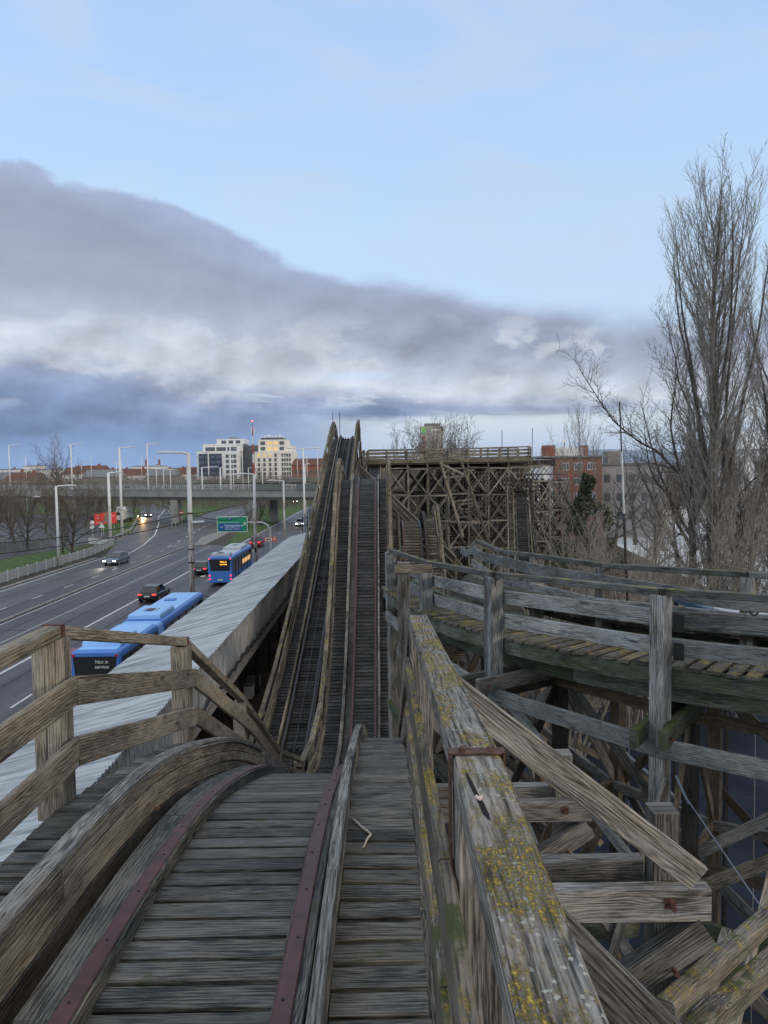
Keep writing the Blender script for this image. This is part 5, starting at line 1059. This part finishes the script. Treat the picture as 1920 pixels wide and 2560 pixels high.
blk(ob, xa, xb, 420, 445, 0, zt_, m_bw); blk(ob, xa+1.2, xc+.6, 419.6, 420, 8, zt_-1.4, m_darkf, 'glass_front'); wins(ob, xa+1.4, xc+.4, 419.6, 8, zt_-1.6, 4, 4, 3.4, 1.2, mat('pale_blind', (.10, .13, .20), .3))
blk(ob, xc-6.9, xc-6.3, 419.2, 419.6, 0, zt_, m_bw, 'column')
wins(ob, xc+2.5, xb-1, 420, 6, zt_-1.4, 3, 5, 1.6, 1.9)
x1_, z1_ = XZ(504, 1110); x2_, _ = XZ(600, 1110); blk(ob, x1_, x2_, 423, 444, zt_+.01, z1_, m_bw, 'setback'); wins(ob, x1_+1, x2_-2, 423, zt_+.2, z1_-2.0, 3, 1, 5.2, 2.2)
x1_, _ = XZ(536, 1110); x2_, z2_ = XZ(603, 1096); blk(ob, x1_, x2_, 426, 444, z1_+.02, z2_, m_bw, 'penthouse'); wins(ob, x1_+2, x2_-1, 426, z1_, z2_-.6, 3, 1, 2.6, 1.7); blk(ob, x1_+6, x1_+10, 430, 440, z2_+.01, z2_+1, m_conc, 'lift_housing')
xd, zd = XZ(642, 1112); lk = thing('link_block', 'dark grey recessed block between the office block and the white tower', 'office building', (-70, 432, 0)); blk(lk, xb-.5, xd, 430, 450, 0, zd, m_greyr); wins(lk, xb, xd-.4, 430, 4, zd-1, 3, 5, 2.2, 1.5)
tw = thing('apartment_tower', 'white stepped apartment tower with painted sunset glow on its top windows, right of the phone mast', 'apartment block', (-58, 430, 0))
x0_, z0_ = XZ(636, 1130); x1_, z1_ = XZ(730, 1128); blk(tw, x0_, x1_, 420, 446, 0, z1_, m_bw2); wins(tw, x0_+.8, x0_+13, 420, 5, z1_-.8, 4, 6, 1.2, 1.8, gold=((1, 5), (2, 5), (0, 5)))
wins(tw, x0_+14.5, x1_-.6, 420, 5, z1_-.8, 4, 6, .9, 1.7)
xq, zq = XZ(643, 1099); xr, _ = XZ(712, 1099); blk(tw, xq, xr, 423, 444, z1_+.01, zq, m_bw2, 'setback'); wins(tw, xq+.8, xr-.4, 423, z1_+.1, zq-.4, 4, 2, 2.4, 1.9, gold=((1, 0), (2, 0), (1, 1), (2, 1)))
blk(tw, xr+.01, xr+3.4, 424, 444, z1_+.02, (z1_+zq)/2, m_bw2, 'setback'); blk(tw, xq+1, xr-2, 427, 440, zq+.02, zq+1.2, m_greyr, 'roof_plant')
for i in range(7): blk(tw, xq+1+i*2, xq+1+i*2+1.3, 425, 427, zq+1.3, zq+1.9+.8*((i*37) % 3)/2, m_bw, 'roof_vent')
rr2 = thing('brick_terrace', 'red roofed building row right of the white tower', 'building', (-44, 380, 0)); xe, ze = XZ(729, 1152, 380); xf, _ = XZ(812, 1150, 380); blk(rr2, xe, xf, 380, 392, 0, ze-2.4, m_brick); wins(rr2, xe+1, xf-1, 380, 2, ze-3, 6, 2, 1.2, 1.6)
mb = MB(); mb.loft([[(xe-.4, 379.5, ze-2.4), (xf+.4, 379.5, ze-2.4), (xf+.4, 392.5, ze-2.4), (xe-.4, 392.5, ze-2.4)], [(xe+1, 385, ze+1.1), (xf-1, 385, ze+1.1), (xf-1, 387, ze+1.1), (xe+1, 387, ze+1.1)]]); mb.build('roof', m_rooft, rr2)
# red brick flats on the right
fl = thing('brick_flats', 'red brick flats with white windows behind the bare trees on the right', 'apartment block', (32, 120, 0))
x0_, z0_ = XZ(1364, 1143, 120); x1_, _ = XZ(1505, 1143, 120); blk(fl, x0_+1.3, x1_, 120, 134, 0, z0_-.1, m_brick); blk(fl, x0_-.4, x0_+1.28, 120.5, 134, 0, z0_-.3, m_bw, 'end_wall'); blk(fl, x0_-.6, x1_+.3, 119.4, 134.5, z0_-.08, z0_+.18, m_conc, 'cornice')
zf = XZ(1400, 1118, 120)[1]; blk(fl, x0_+1.8, x1_-2, 122, 133, z0_+.2, zf, m_bw, 'top_floor'); blk(fl, x0_+.2, x0_+1.7, 121, 124, z0_+.21, zf+.35, m_brick, 'chimney'); blk(fl, x0_+6.4, x0_+7, 121.5, 124, z0_+.21, zf+.3, m_brick, 'chimney'); 0 and blk(fl, x0_+13.6, x0_+14.4, 121.5, 124, z0_+.21, zf+.3, m_brick, 'chimney')
for i in range(3):
    for j in range(4):
        xx = x0_+3.0+i*2.05; z_ = z0_-1.5-j*2.35; mb = MB(); mb.beam((xx-.62, 119.95, z_), (xx+.62, 119.95, z_), .12, 1.15); f_ = mb.build('window', m_sw, fl)
        mb = MB(); 
        for q_ in (-.4, 0, .4): mb.beam((xx+q_-.16, 119.87, z_), (xx+q_+.16, 119.87, z_), .03, .95)
        mb.build('pane', m_win, f_)
pw_ = thing('pale_flats', 'pale flats with dark windows adjoining the red brick flats behind the trees', 'apartment block', (38, 124, 0)); x2_, _ = XZ(1690, 1143, 120); blk(pw_, x1_+.4, x2_, 124, 136, 0, z0_-1.4, mat('pale_pink_render', (.36, .33, .33), .85, nz=.12)); blk(pw_, x1_+.2, x2_+.2, 123.6, 136, z0_-1.38, z0_-1.1, m_greyr, 'cornice'); wins(pw_, x1_+1, x2_-.5, 124, 2, z0_-2, 5, 3, .9, 1.2); blk(pw_, x1_+3, x1_+5, 127, 130, z0_-1.09, zf-.6, m_conc, 'chimney')
ax_ = thing('roof_aerial', 'thin aerial on the roof of the red brick flats', 'aerial', (x0_+4.2, 123, zf)); mb = MB(); mb.tube([(x0_+3.6, 123, zf), (x0_+3.6, 123, zf+3.4)], .04, 5); mb.build('mast', m_dsteel, ax_); mb = MB(); mb.tube([(x0_+3.4, 122.8, zf+1.1), (x0_+3.4, 122.7, zf+1.1)], .3, 10); mb.build('dish', m_sw, ax_)
wh_ = thing('white_house', 'white building with dark windows behind the poplar at the right edge', 'building', (55, 105, 0))
x0_, z0_ = XZ(1858, 1105, 105); blk(wh_, x0_, x0_+14, 105, 116, 0, z0_-1.0, m_bw); mb = MB(); mb.loft([[(x0_-.5, 104.4, z0_-.98), (x0_+14.5, 104.4, z0_-.98), (x0_+14.5, 116.6, z0_-.98), (x0_-.5, 116.6, z0_-.98)], [(x0_+1.5, 109, z0_+1.6), (x0_+12.5, 109, z0_+1.6), (x0_+12.5, 112, z0_+1.6), (x0_+1.5, 112, z0_+1.6)]]); mb.build('roof', m_bw, wh_); wins(wh_, x0_+1, x0_+8, 105, 4.5, z0_-1.2, 3, 2, 1.1, 1.6)
lw = thing('boundary_wall', 'long pale wall behind the frosty yard', 'wall', (48, 150, 0)); mb = MB(); mb.beam((34, 150, 1.7), (90, 145, 1.7), .3, 3.4); mb.build('wall', m_bw, lw); mb = MB(); mb.beam((34, 150, 3.45), (90, 145, 3.45), .4, .1); mb.build('coping', m_conc, lw)
for i in range(18): mb = MB(); mb.beam((36+i*3, 149.5-i*.27, 0), (36+i*3, 149.5-i*.27, 3.3), .25, .25); mb.build('pilaster', m_conc, lw)
# distant tower block with green band
m_pc = mat('pale_concrete', (.33, .32, .31), .9)
ft = thing('tower_block', 'distant grey tower block with green stripe behind the tree over the platform', 'tower block', (38, 600, 0)); x0_, z0_ = XZ(1052, 1066, 600); x1_, _ = XZ(1108, 1066, 600)
blk(ft, x0_, x1_, 600, 612, 0, z0_, m_pc); blk(ft, x0_+.1, x0_+4, 599.6, 600, z0_-5, z0_-.8, mat('lime_green', (.22, .5, .16), emit=(.25, .8, .12), ek=.03), 'green_stripe'); wins(ft, x0_+1, x0_+3.2, 600, z0_-26, z0_-7, 1, 5, 2.0, 2.0, m_redp); blk(ft, x0_+3, x1_-2, 603, 608, z0_+.02, z0_+2.4, m_greyr, 'roof_plant')
wins(ft, x0_+7, x1_-2, 600, z0_-3.6, z0_-2.0, 5, 1, 1.2, .9, m_sw)
# small far houses
def house(label, x, y, w, d_, hw_, hr, wm, rm, group='distant houses'):
    r = thing('house', label, 'house', (x, y, 0), group); blk(r, x-w/2, x+w/2, y, y+d_, 0, hw_, wm)
    mb = MB(); mb.loft([[(x-w/2-.4, y-.4, hw_), (x+w/2+.4, y-.4, hw_), (x+w/2+.4, y+d_+.4, hw_), (x-w/2-.4, y+d_+.4, hw_)], [(x-w/2+.6, y+d_*.48, hw_+hr), (x+w/2-.6, y+d_*.48, hw_+hr), (x+w/2-.6, y+d_*.52, hw_+hr), (x-w/2+.6, y+d_*.52, hw_+hr)]]); rf = mb.build('roof', rm, r)
    blk(r, x+w*.2, x+w*.2+.8, y+d_*.45, y+d_*.6, hw_+hr*.5, hw_+hr+.9, m_brick, 'chimney'); wins(r, x-w/2+.5, x+w/2-.5, y, 1, hw_-.4, 4, 2 if hw_ > 5 else 1, 1.0, 1.3); return r
hl = [(22, 1180, 330, 13, 'dark', 'dark roofed house at the left edge'), (50, 1182, 320, 14, 'red', 'pale house with bright red roof near the left edge'), (8, 1172, 460, 18, 'flat', 'pale flat block at the far left'), (78, 1163, 560, 12, 'flat', 'white tower house over the left roofs'), (192, 1168, 370, 15, 'yellow', 'yellow house behind the far left trees'), (218, 1164, 372, 16, 'red', 'red brick house right of the yellow house'), (250, 1174, 350, 17, 'dark', 'dark low roof right of the red brick house'), (330, 1172, 400, 18, 'red', 'red roofed house near the distant chimney'), (368, 1164, 520, 22, 'flat', 'white flat block near the distant chimney'), (400, 1172, 380, 15, 'dark', 'dark house left of the rusty lamp'), (436, 1170, 420, 14, 'red', 'red roofed house right of the rusty lamp'), (478, 1168, 430, 14, 'red', 'red roofed house touching the office block'), (120, 1172, 480, 20, 'flat', 'pale block over the left trees'), (290, 1172, 480, 22, 'red', 'long red roof behind the ramp lamp'), (153, 1172, 520, 18, 'dark', 'dark roof behind the leftmost tall lamps'), (815, 1155, 420, 16, 'red', 'red roofed house beside the lift hill')]
for px_, pt_, Y_, w_, c_, l_ in hl:
    v = D(px_, pt_, Y_); wm = {'yellow': m_bw2, 'red': m_brick if 'brick' in l_ else m_bw2, 'flat': m_bw, 'dark': m_conc}[c_]; rm = {'yellow': m_rooft, 'red': m_rooft, 'flat': m_greyr, 'dark': m_greyr}[c_]
    house(l_, v.x, Y_, w_, 11, v.z-(0.6 if c_ == 'flat' else 3.4), .6 if c_ == 'flat' else 3.4, wm, rm)
for i, (px_, l_) in enumerate(((365, 'thin dark factory chimney left of its twin'), (398, 'thin dark factory chimney right of its twin'))):
    v = D(px_, 1149, 600); mb = MB(); mb.tube([(v.x, 600, 0), (v.x, 600, v.z)], [1.3, .8], 10); tag(mb.build('factory_chimney', m_brick), l_, 'chimney', 'factory chimneys')
# small blue canopy and roof beyond the curve
cn = thing('metal_canopy', 'white corrugated canopy roof on blue steel beyond the curved track', 'canopy', D(1800, 1520, 20))
q1, q2, q3, q4 = G(1690, 1486, 8.3), G(1820, 1532, 8.3), G(2150, 1590, 8.3), G(2150, 1488, 8.3)
mb = MB(); mb.loft([[q1-Vector((0, 0, .06)), q2-Vector((0, 0, .06)), q3-Vector((0, 0, .06)), q4-Vector((0, 0, .06))], [q1, q2, q3, q4]]); mb.build('roof', m_roof, cn)
for a_, b_ in ((q1, q2), (q1+Vector((0, 0, -.5)), q2+Vector((0, 0, -.5)))): mb = MB(); mb.beam(a_-Vector((.05, .05, .12)), b_-Vector((.05, .05, .12)), .1, .14); mb.build('beam', mat('blue_steel', (.03, .08, .14), .5), cn)
for a_ in (q1, q2, q3, q4): mb = MB(); mb.beam((a_.x, a_.y, 0), (a_.x, a_.y, a_.z-.1), .08, .08); mb.build('post', m_dsteel, cn)
# dark rod mast by the curve, with rungs
pm = thing('thin_mast', 'tall thin dark mast leaning slightly, in front of the bare trees', 'mast', D(1571, 1560, 15.2)); a_, b_ = D(1573, 1620, 15.2), D(1549, 1004, 15.2)
mb = MB(); mb.tube([a_, a_.lerp(b_, .55)], .028, 6); mb.build('lower_rod', m_dsteel, pm); mb = MB(); mb.tube([a_.lerp(b_, .55), a_.lerp(b_, .8)], .02, 6); mb.build('middle_rod', m_zinc, pm); mb = MB(); mb.tube([a_.lerp(b_, .8), b_], .015, 6); mb.build('upper_rod', m_dsteel, pm)
for py_ in (1441, 1494): mb = MB(); mb.tube([D(1517, py_, 14), D(1573, py_-3, 15.1)], .012, 5); mb.build('bracket', m_rust, pm)
mb = MB(); c_ = D(1886, 1520, 11.4); mb.tube([c_+Vector((.075*math.cos(a), 0, .11*math.sin(a))) for a in [i*math.pi/12 for i in range(25)]], .012, 6); tag(mb.build('cable_loop', m_black), 'black cable loop hanging on the far railing near the right edge', 'cable')
for i, (px_, l_) in enumerate(((1255, 'first thin aerial rod standing on the far platform'), (1331, 'thin aerial rod with small ladder at the right end of the platform'), (1266, 'short dark post on the far platform'))):
    if i < 2: mb = MB(); v = D(px_, 1120, 84); v2 = D(px_, (1075, 1070)[i], 84); mb.tube([v-Vector((0, 0, 1)), v2], .035, 5); tag(mb.build('aerial_rod', m_dsteel), l_, 'rod')
# dark blue lattice at the far end of the shed
lt = thing('lattice_gate', 'dark blue steel lattice at the far end of the shed', 'gate', (-11, 84, 0)); m_ds = mat('dark_blue_steel', (.02, .035, .08), .5)
p0, p1 = D(756, 1290, 85), D(780, 1268, 85)
for k_ in range(5): x_ = p0.x+(p1.x-p0.x)*k_/4; mb = MB(); mb.beam((x_, 85, 1.5), (x_, 85, p0.z+.25*k_), .1, .1); mb.build('bar', m_ds, lt)
for z_ in (3.5, 4.5, 5.5, 6.3): mb = MB(); mb.beam((p0.x, 85.1, z_), (p1.x, 85.1, z_+.3), .06, .08); mb.build('rail', m_ds, lt)
for k_ in range(4): x_ = p0.x+(p1.x-p0.x)*k_/4; x2 = p0.x+(p1.x-p0.x)*(k_+1)/4; mb = MB(); mb.beam((x_, 84.9, 2.4+k_), (x2, 84.9, 3.6+k_), .05, .06); mb.build('brace', m_ds, lt)
# hills on the horizon
mb = MB(); n_ = 60
for i in range(n_):
    x0_ = 300+i*45; x1_ = x0_+45
    hh = lambda x_: 70*math.exp(-((x_-950)/420)**2)+50*math.exp(-((x_-1900)/500)**2)+6*mnoise.noise(Vector((x_*.01, 0, 0)))
    mb.quad((x0_, 2800, -1), (x1_, 2800, -1), (x1_, 3300, max(0, hh(x1_))), (x0_, 3300, max(0, hh(x0_)))); mb.quad((x0_, 3300, max(0, hh(x0_))), (x1_, 3300, max(0, hh(x1_))), (x1_, 3900, -1), (x0_, 3900, -1))
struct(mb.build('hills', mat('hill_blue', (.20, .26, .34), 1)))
# ================================================================== trees
m_bark = mat('dark_bark', (.065, .062, .058), .95, nz=.35, nscale=6); m_twig = mat('grey_twig', (.20, .19, .178), .95, nz=.3, nscale=3); m_twigd = mat('dark_twig', (.13, .117, .104), .95, nz=.3, nscale=3); m_twigl = mat('pale_twig', (.20, .185, .165), .95, nz=.25, nscale=3)
m_leafb = mat('brown_leaf', (.085, .068, .055), .9); m_ever = mat('dark_evergreen', (.050, .060, .034), .9, nz=.5, nscale=3)
RMIN = .013
def rv(rg, s=1.0): return Vector((rg.gauss(0, s), rg.gauss(0, s), rg.gauss(0, s)))
def limb(mb, rg, p, d, L, r, n, wig, trop, sides=4, end=.15):
    pts = [p.copy()]; d = d.normalized(); st = L/n
    for i in range(n):
        d = (d+rv(rg, wig)+Vector((0, 0, trop))).normalized(); p = p+d*st; pts.append(p.copy())
    mb.tube(pts, [r*(1-(1-end)*i/n) for i in range(n+1)], sides, cap=False); return pts
def kids(mb, rg, pts, r, lvl, spec):
    """spec: list of (spacing, length, angle, n, wiggle, tropism, radius factor, start)"""
    if lvl >= len(spec): return
    sp, ln, an, n, wg, tr_, rf, st = spec[lvl]
    L = sum((b-a).length for a, b in zip(pts, pts[1:])); cnt = max(1, int(L/sp)); N = len(pts)-1
    for k_ in range(cnt):
        f_ = st+(1-st)*(k_+rg.random())/cnt; i = min(N-1, int(f_*N)); p = pts[i].lerp(pts[i+1], f_*N-i); d = (pts[i+1]-pts[i]).normalized()
        ax = d.cross(rv(rg)).normalized(); a = rad(an)*rg.uniform(.6, 1.25); nd = d*math.cos(a)+ax*math.sin(a)
        l_ = ln*rg.uniform(.5, 1.15)*(1-.45*f_); rr_ = max(RMIN, r*(1-.7*f_)*rf)
        q = limb(mb, rg, p, nd, l_, rr_, n, wg, tr_, 3 if lvl > 0 else 4); kids(mb, rg, q, rr_, lvl+1, spec)
def put_tree(label, loc, tmb, cmb, mt_, mc_, name='bare_tree', group='bare trees', leaves=None):
    t_ = thing(name, label, 'tree', loc, group); 
    for mb_, nm, m_ in ((tmb, 'trunk', mt_), (cmb, 'crown', mc_)):
        L = Vector(loc); mb_.v = [v+L for v in mb_.v]; mb_.build(nm, m_, t_)
    return t_
def poplar(seed, Ht, nl, spread, tr0=.42, dens=1.0):
    rg = random.Random(seed); T = MB(); K = MB()
    tp = limb(T, rg, Vector((0, 0, 0)), Vector((0, 0, 1)), Ht*.93, tr0, 30, .022, .05, 10, .05)
    sp = [(.24/dens, 2.3, 28, 6, .10, .11, .45, .06), (.24/dens, .95, 30, 4, .17, .12, .6, .1)]
    for k_ in range(nl):
        f_ = .05+.86*(k_+rg.random())/nl; i = int(f_*30); p = tp[i]; az_ = k_*2.4+rg.uniform(-.6, .6); lead = k_ % 6 == 1 and f_ < .5
        a = rad(rg.uniform(5, 10) if lead else rg.uniform(26, 44))*spread; room = Ht*rg.uniform(.88, 1.0)-p.z
        d = Vector((math.cos(az_)*math.sin(a), math.sin(az_)*math.sin(a), math.cos(a)))
        L = room*.9 if lead else min(room*.95, Ht*rg.uniform(.20, .33))
        q = limb(T if lead else K, rg, p, d, L, tr0*(.42 if lead else .17)*(1-.5*f_), 14, .05, .05 if lead else .11, 6 if lead else 5, .07)
        kids(K, rg, q, tr0*.13*(1-.45*f_), 0, sp)
    kids(K, rg, tp[12:], tr0*.2, 0, [(.5/dens, 2.6, 26, 7, .08, .12, .30, .1)]+sp[1:])
    return T, K
def broad(seed, Ht, Wd, tr0=.3, nm=9, dens=1.0, trop=.03, low=.22, wig=.13):
    rg = random.Random(seed); T = MB(); K = MB()
    tp = limb(T, rg, Vector((0, 0, 0)), Vector((rg.uniform(-.1, .1), rg.uniform(-.1, .1), 1)), Ht*.6, tr0, 10, .05, .03, 8, .3)
    for k_ in range(nm):
        f_ = low+(1-low)*(k_+.3)/nm; i = min(9, int(f_*10)); p = tp[i]; az_ = k_*2.4+rg.uniform(-.4, .4); a = rad(rg.uniform(35, 70))*(1.1-.6*f_)
        d = Vector((math.cos(az_)*math.sin(a), math.sin(az_)*math.sin(a), math.cos(a))); L = Wd*rg.uniform(.75, 1.15)+Ht*.25*f_
        q = limb(T, rg, p, d, L, tr0*.42*(1-.4*f_), 10, wig, trop, 6, .12)
        kids(K, rg, q, tr0*.30, 0, [(.42/dens, Wd*.42, 42, 6, wig, trop, .42, .1), (.34/dens, Wd*.2, 42, 4, wig*1.3, trop*2, .5, .1), (.28/dens, Wd*.085, 40, 3, .2, .05, .6, .1)])
    return T, K
def bush(seed, Ht, Wd, ns=26, dens=1.0):
    rg = random.Random(seed); T = MB(); K = MB()
    for k_ in range(ns):
        az_ = rg.uniform(0, 6.283); a = rad(rg.uniform(4, 34)); p = Vector((rg.uniform(-.25, .25)*Wd, rg.uniform(-.25, .25)*Wd, 0))
        q = limb(T, rg, p, Vector((math.cos(az_)*math.sin(a), math.sin(az_)*math.sin(a), math.cos(a))), Ht*rg.uniform(.7, 1.05), .05*Ht/6, 9, .06, .02, 4, .15)
        kids(K, rg, q, .035*Ht/6, 0, [(.45/dens, Ht*.28, 30, 5, .1, .05, .5, .15), (.35/dens, Ht*.10, 35, 3, .18, .05, .6, .1)])
    return T, K
pop = put_tree('tall bare poplar with many upright limbs near the right edge', (21.7, 50, 0), *poplar(17, 31.8, 84, 1.0, .46, .85), m_bark, m_twig, 'poplar_tree')
put_tree('second tall poplar cut by the right edge of the view', (27.6, 54, 0), *poplar(23, 27, 80, 1.15, .4, .95), m_bark, m_twig, 'poplar_tree')
b1 = put_tree('wide bare tree left of the poplar, one long limb reaching left', (22.5, 56, 0), *broad(5, 18, 9.0, .42, 13, .85, .03, .3), m_bark, m_twigd)
b2 = put_tree('grey bare tree with forked trunk in the frosty yard', D(1640, 1395, 72).xy.to_3d(), *broad(8, 12, 5, .28, 9, .9, .03, .35), m_bark, m_twig)
b3 = put_tree('pale many stemmed shrub in front of the evergreen', (11.6, 34, 0), *bush(3, 10.0, 4, 22, 1.0), m_twigl, m_twigl, 'bare_shrub')
b4 = put_tree('dark bare thicket under the poplar trunk', (19, 45, 0), *bush(4, 7.0, 6, 20, .9), m_bark, m_twigd, 'bare_shrub')
p2 = put_tree('slim feathery poplar in front of the red brick flats', (D(1440, 1300, 85).x, 85, 0), *poplar(31, 19.5, 26, .8, .2, .6), m_twigl, m_twigl, 'poplar_tree')
RMIN = .018
bushm = put_tree('wide brown bare tree behind the left hand fence', D(180, 1395, 107).xy.to_3d(), *broad(15, 10.5, 5.6, .22, 16, 1.0, .05, .12, .1), m_bark, m_twigd)
RMIN = .012
# evergreen with ivy
rg = random.Random(4); K = MB(); T = MB(); limb(T, rg, Vector((0, 0, 0)), Vector((0, 0, 1)), 8, .25, 8, .03, .03, 7)
for i in range(15000):
    z_ = rg.uniform(.6, 11.2); R_ = 3.6*(1-(z_-.6)/11)**.8*(1+.25*math.sin(z_*2.3)); a = rg.uniform(0, 6.283); rr_ = R_*rg.uniform(.55, 1.05); p = Vector((rr_*math.cos(a), rr_*math.sin(a), z_+rg.gauss(0, .15))); 
    if mnoise.noise(p*.9) < .0 or rg.random() < .35: continue
    u_ = rv(rg).normalized()*.11; w_ = u_.cross(rv(rg)).normalized()*.05; K.quad(p-u_-w_, p+u_-w_, p+u_+w_, p-u_+w_)
put_tree('dark evergreen cone shaped tree between the shrub and the yard', (D(1470, 1400, 48).x, 48, 0), T, K, m_bark, m_ever, 'evergreen_tree', None)
for px_, Y_, s_, rz_, l_ in ((1118, 140, 1.6, .5, 'low rounded bare tree rising over the far platform before the tower block'), (1035, 148, 1.6, 1.9, 'rounded bare tree over the left of the far platform'), (1150, 150, 1.6, 3.1, 'smaller rounded bare tree right of the tower block'), (1135, 143, 1.55, 5.3, 'dense bare crown just right of the tower block'), (1010, 152, 1.5, 2.6, 'leftmost low bare crown over the far platform'), (1060, 138, 1.55, .1, 'low dense bare crown left of the tower block')):
    dup(bushm, (D(px_, 1120, Y_).x, Y_, 0), rz_, l_, scale=s_)
cols = [b1, b2, p2, bushm, b3, b4]
def place(src, px, Y, sc, rz, label, name=None):
    v = D(px, 1200, Y); o = dup(src, (v.x, Y, 0), rz, label, scale=sc); return o
# right hand trees
place(b2, 1475, 66, 1.05, 2.0, 'bare tree with forked limbs right of the slim poplar'); place(b3, 1405, 30.5, .82, 1.0, 'pale shrub with long thin stems right of the trestle'); place(b3, 1480, 38, .95, 2.2, 'pale shrub in the middle of the right hand thicket')
place(b4, 1380, 46, .85, .6, 'dark thicket beside the steep drop track'); place(b4, 1890, 44, .95, 3.6, 'dark thicket at the right edge')
place(b3, 1745, 42, .8, 4.0, 'tangled pale shrub at the poplar foot'); place(b2, 1700, 84, 1.0, 1.0, 'bare tree in the yard behind the poplar'); place(b1, 1880, 74, .8, 2.4, 'broad bare tree behind the right edge poplar'); place(p2, 1495, 96, .85, 1.5, 'lower feathery poplar in front of the brick flats'); place(b2, 1535, 100, 1.0, 5.0, 'bare tree before the pale flats, the nearer one'); place(b2, 1660, 104, 1.05, 1.4, 'bare tree before the right end of the pale flats'); place(b2, 1590, 112, 1.2, .4, 'bare tree near the middle of the brick flats'); place(b2, 1790, 100, 1.2, 3.4, 'bare tree between flats and white house')
place(p2, 1412, 92, .78, 2.9, 'left slim feathery poplar beside the end of the flats')
place(b1, 1840, 60, .75, .9, 'dense low tree right of the poplar foot'); place(b4, 1600, 46, .8, 5.0, 'tall dark thicket left of the poplar'); place(b3, 1850, 44, 1.0, 2.7, 'tall pale shrub right of the poplar foot')
# left hand trees
LT = [(60, 118, .95, 'bare tree at the left edge beside the service road'), (20, 140, 1.1, 'bare tree behind the left edge lamp'), (110, 150, 1.05, 'bare tree behind the service road'), (245, 158, 1.0, 'brown bare tree above the billboard'), (285, 165, .95, 'brown bare tree right of the billboard top'), (210, 162, .9, 'bare tree left of the billboard top'), (-30, 125, 1.1, 'bare tree cut by the left edge'), (150, 112, .8, 'low bare tree close behind the wide brown one'), (30, 128, 1.0, 'dense bare tree left of the wide brown one'), (140, 170, 1.1, 'bare tree below the viaduct at the second lamp'), (330, 205, .8, 'bare tree right of the white truck'), (75, 200, 1.3, 'tall bare tree crossing the viaduct parapet on the left')]
for i, (px_, Y_, s_, l_) in enumerate(LT): place(bushm, px_, Y_, s_*.85, i*1.3, l_)
rg = random.Random(77)
spots = ['over the left roofs', 'behind the viaduct at the far left', 'behind the viaduct near the second lamp', 'left of the yellow house', 'right of the yellow house', 'before the red brick house', 'before the dark low roof', 'left of the chimneys', 'right of the chimneys', 'behind the rusty lamp', 'left of the office block', 'at the foot of the office block', 'before the dark link block', 'before the white tower', 'right of the white tower', 'before the red roofed row', 'beside the lift hill', 'behind the farther viaduct']
n_ = 0
for i in range(64):
    px_ = -20+i*13.2+rg.uniform(-8, 8); Y_ = rg.uniform(235, 400); s_ = rg.uniform(.75, 1.15)
    if 20 < px_ < 100 and Y_ < 330: Y_ = rg.uniform(225, 280); s_ *= .8
    src = (b2, bushm, b2, p2)[rg.randrange(4)]; sz = s_*(.62 if src is p2 else .95)
    word = ('spreading', 'thin', 'dense', 'leaning', 'low', 'pale', 'dark', 'ragged')[i % 8]
    o = place(src, px_, Y_, sz, rg.uniform(0, 6.28), f'{word} bare tree {spots[min(17, int(i*18/64))]}' + (', nearer the viaduct' if Y_ < 300 else ', farther off')); o['group'] = 'distant bare trees'
pt_ = place(b1, 150, 215, .98, 1.0, 'tallest rounded bare tree on the left, breaking the skyline')
# ground cover masses
def scrub(name, label, area, n, hmin, hmax, m_, seed):
    rg = random.Random(seed); mb = MB(); (x0, x1, y0, y1) = area
    for i in range(n):
        p = Vector((rg.uniform(x0, x1), rg.uniform(y0, y1), 0)); h_ = rg.uniform(hmin, hmax); q = p+Vector((rg.gauss(0, .25)*h_, rg.gauss(0, .25)*h_, h_)); mb.tube([p, p.lerp(q, .5)+rv(rg, .06*h_), q], [.02*h_/1.5, .012*h_/1.5, .004], 3, cap=False)
        for k_ in range(3): a = p.lerp(q, rg.uniform(.3, .9)); mb.tube([a, a+Vector((rg.gauss(0, .3), rg.gauss(0, .3), rg.uniform(.1, .5)))*h_*.45], [.012, .005], 3, cap=False)
    o = mb.build(name, m_); o['kind'] = 'stuff'; return o
scrub('undergrowth', '', (6, 34, 34, 56), 500, .8, 3.2, m_twigd, 3); scrub('undergrowth', '', (-75, -52, 108, 125), 900, .5, 1.6, m_twigd, 4)
scrub('undergrowth', '', (-170, 0, 225, 300), 5200, 2.0, 5.0, m_twigd, 5); scrub('undergrowth', '', (-260, 10, 330, 420), 5000, 4.0, 8.5, m_twigd, 6); scrub('undergrowth', '', (20, 120, 160, 260), 1800, 3, 8, m_twigd, 8)
scrub('undergrowth', '', (-500, 500, 600, 900), 6000, 8, 16, m_twigd, 7)
# young trees on the grass median
y0_ = None
for i in range(7):
    x_ = -25.6-.45*i; Y_ = 150+i*16; o = dup(bushm, (x_-1.0, Y_, 0), i*.9, 'young bare street tree on the grass median, '+('nearest the green sign', 'second from the green sign', 'third from the green sign', 'fourth from the green sign', 'under the viaduct edge', 'just past the viaduct', 'farthest on the median')[i], 'street trees on the median', scale=.42)
print('objects', len(C.objects))
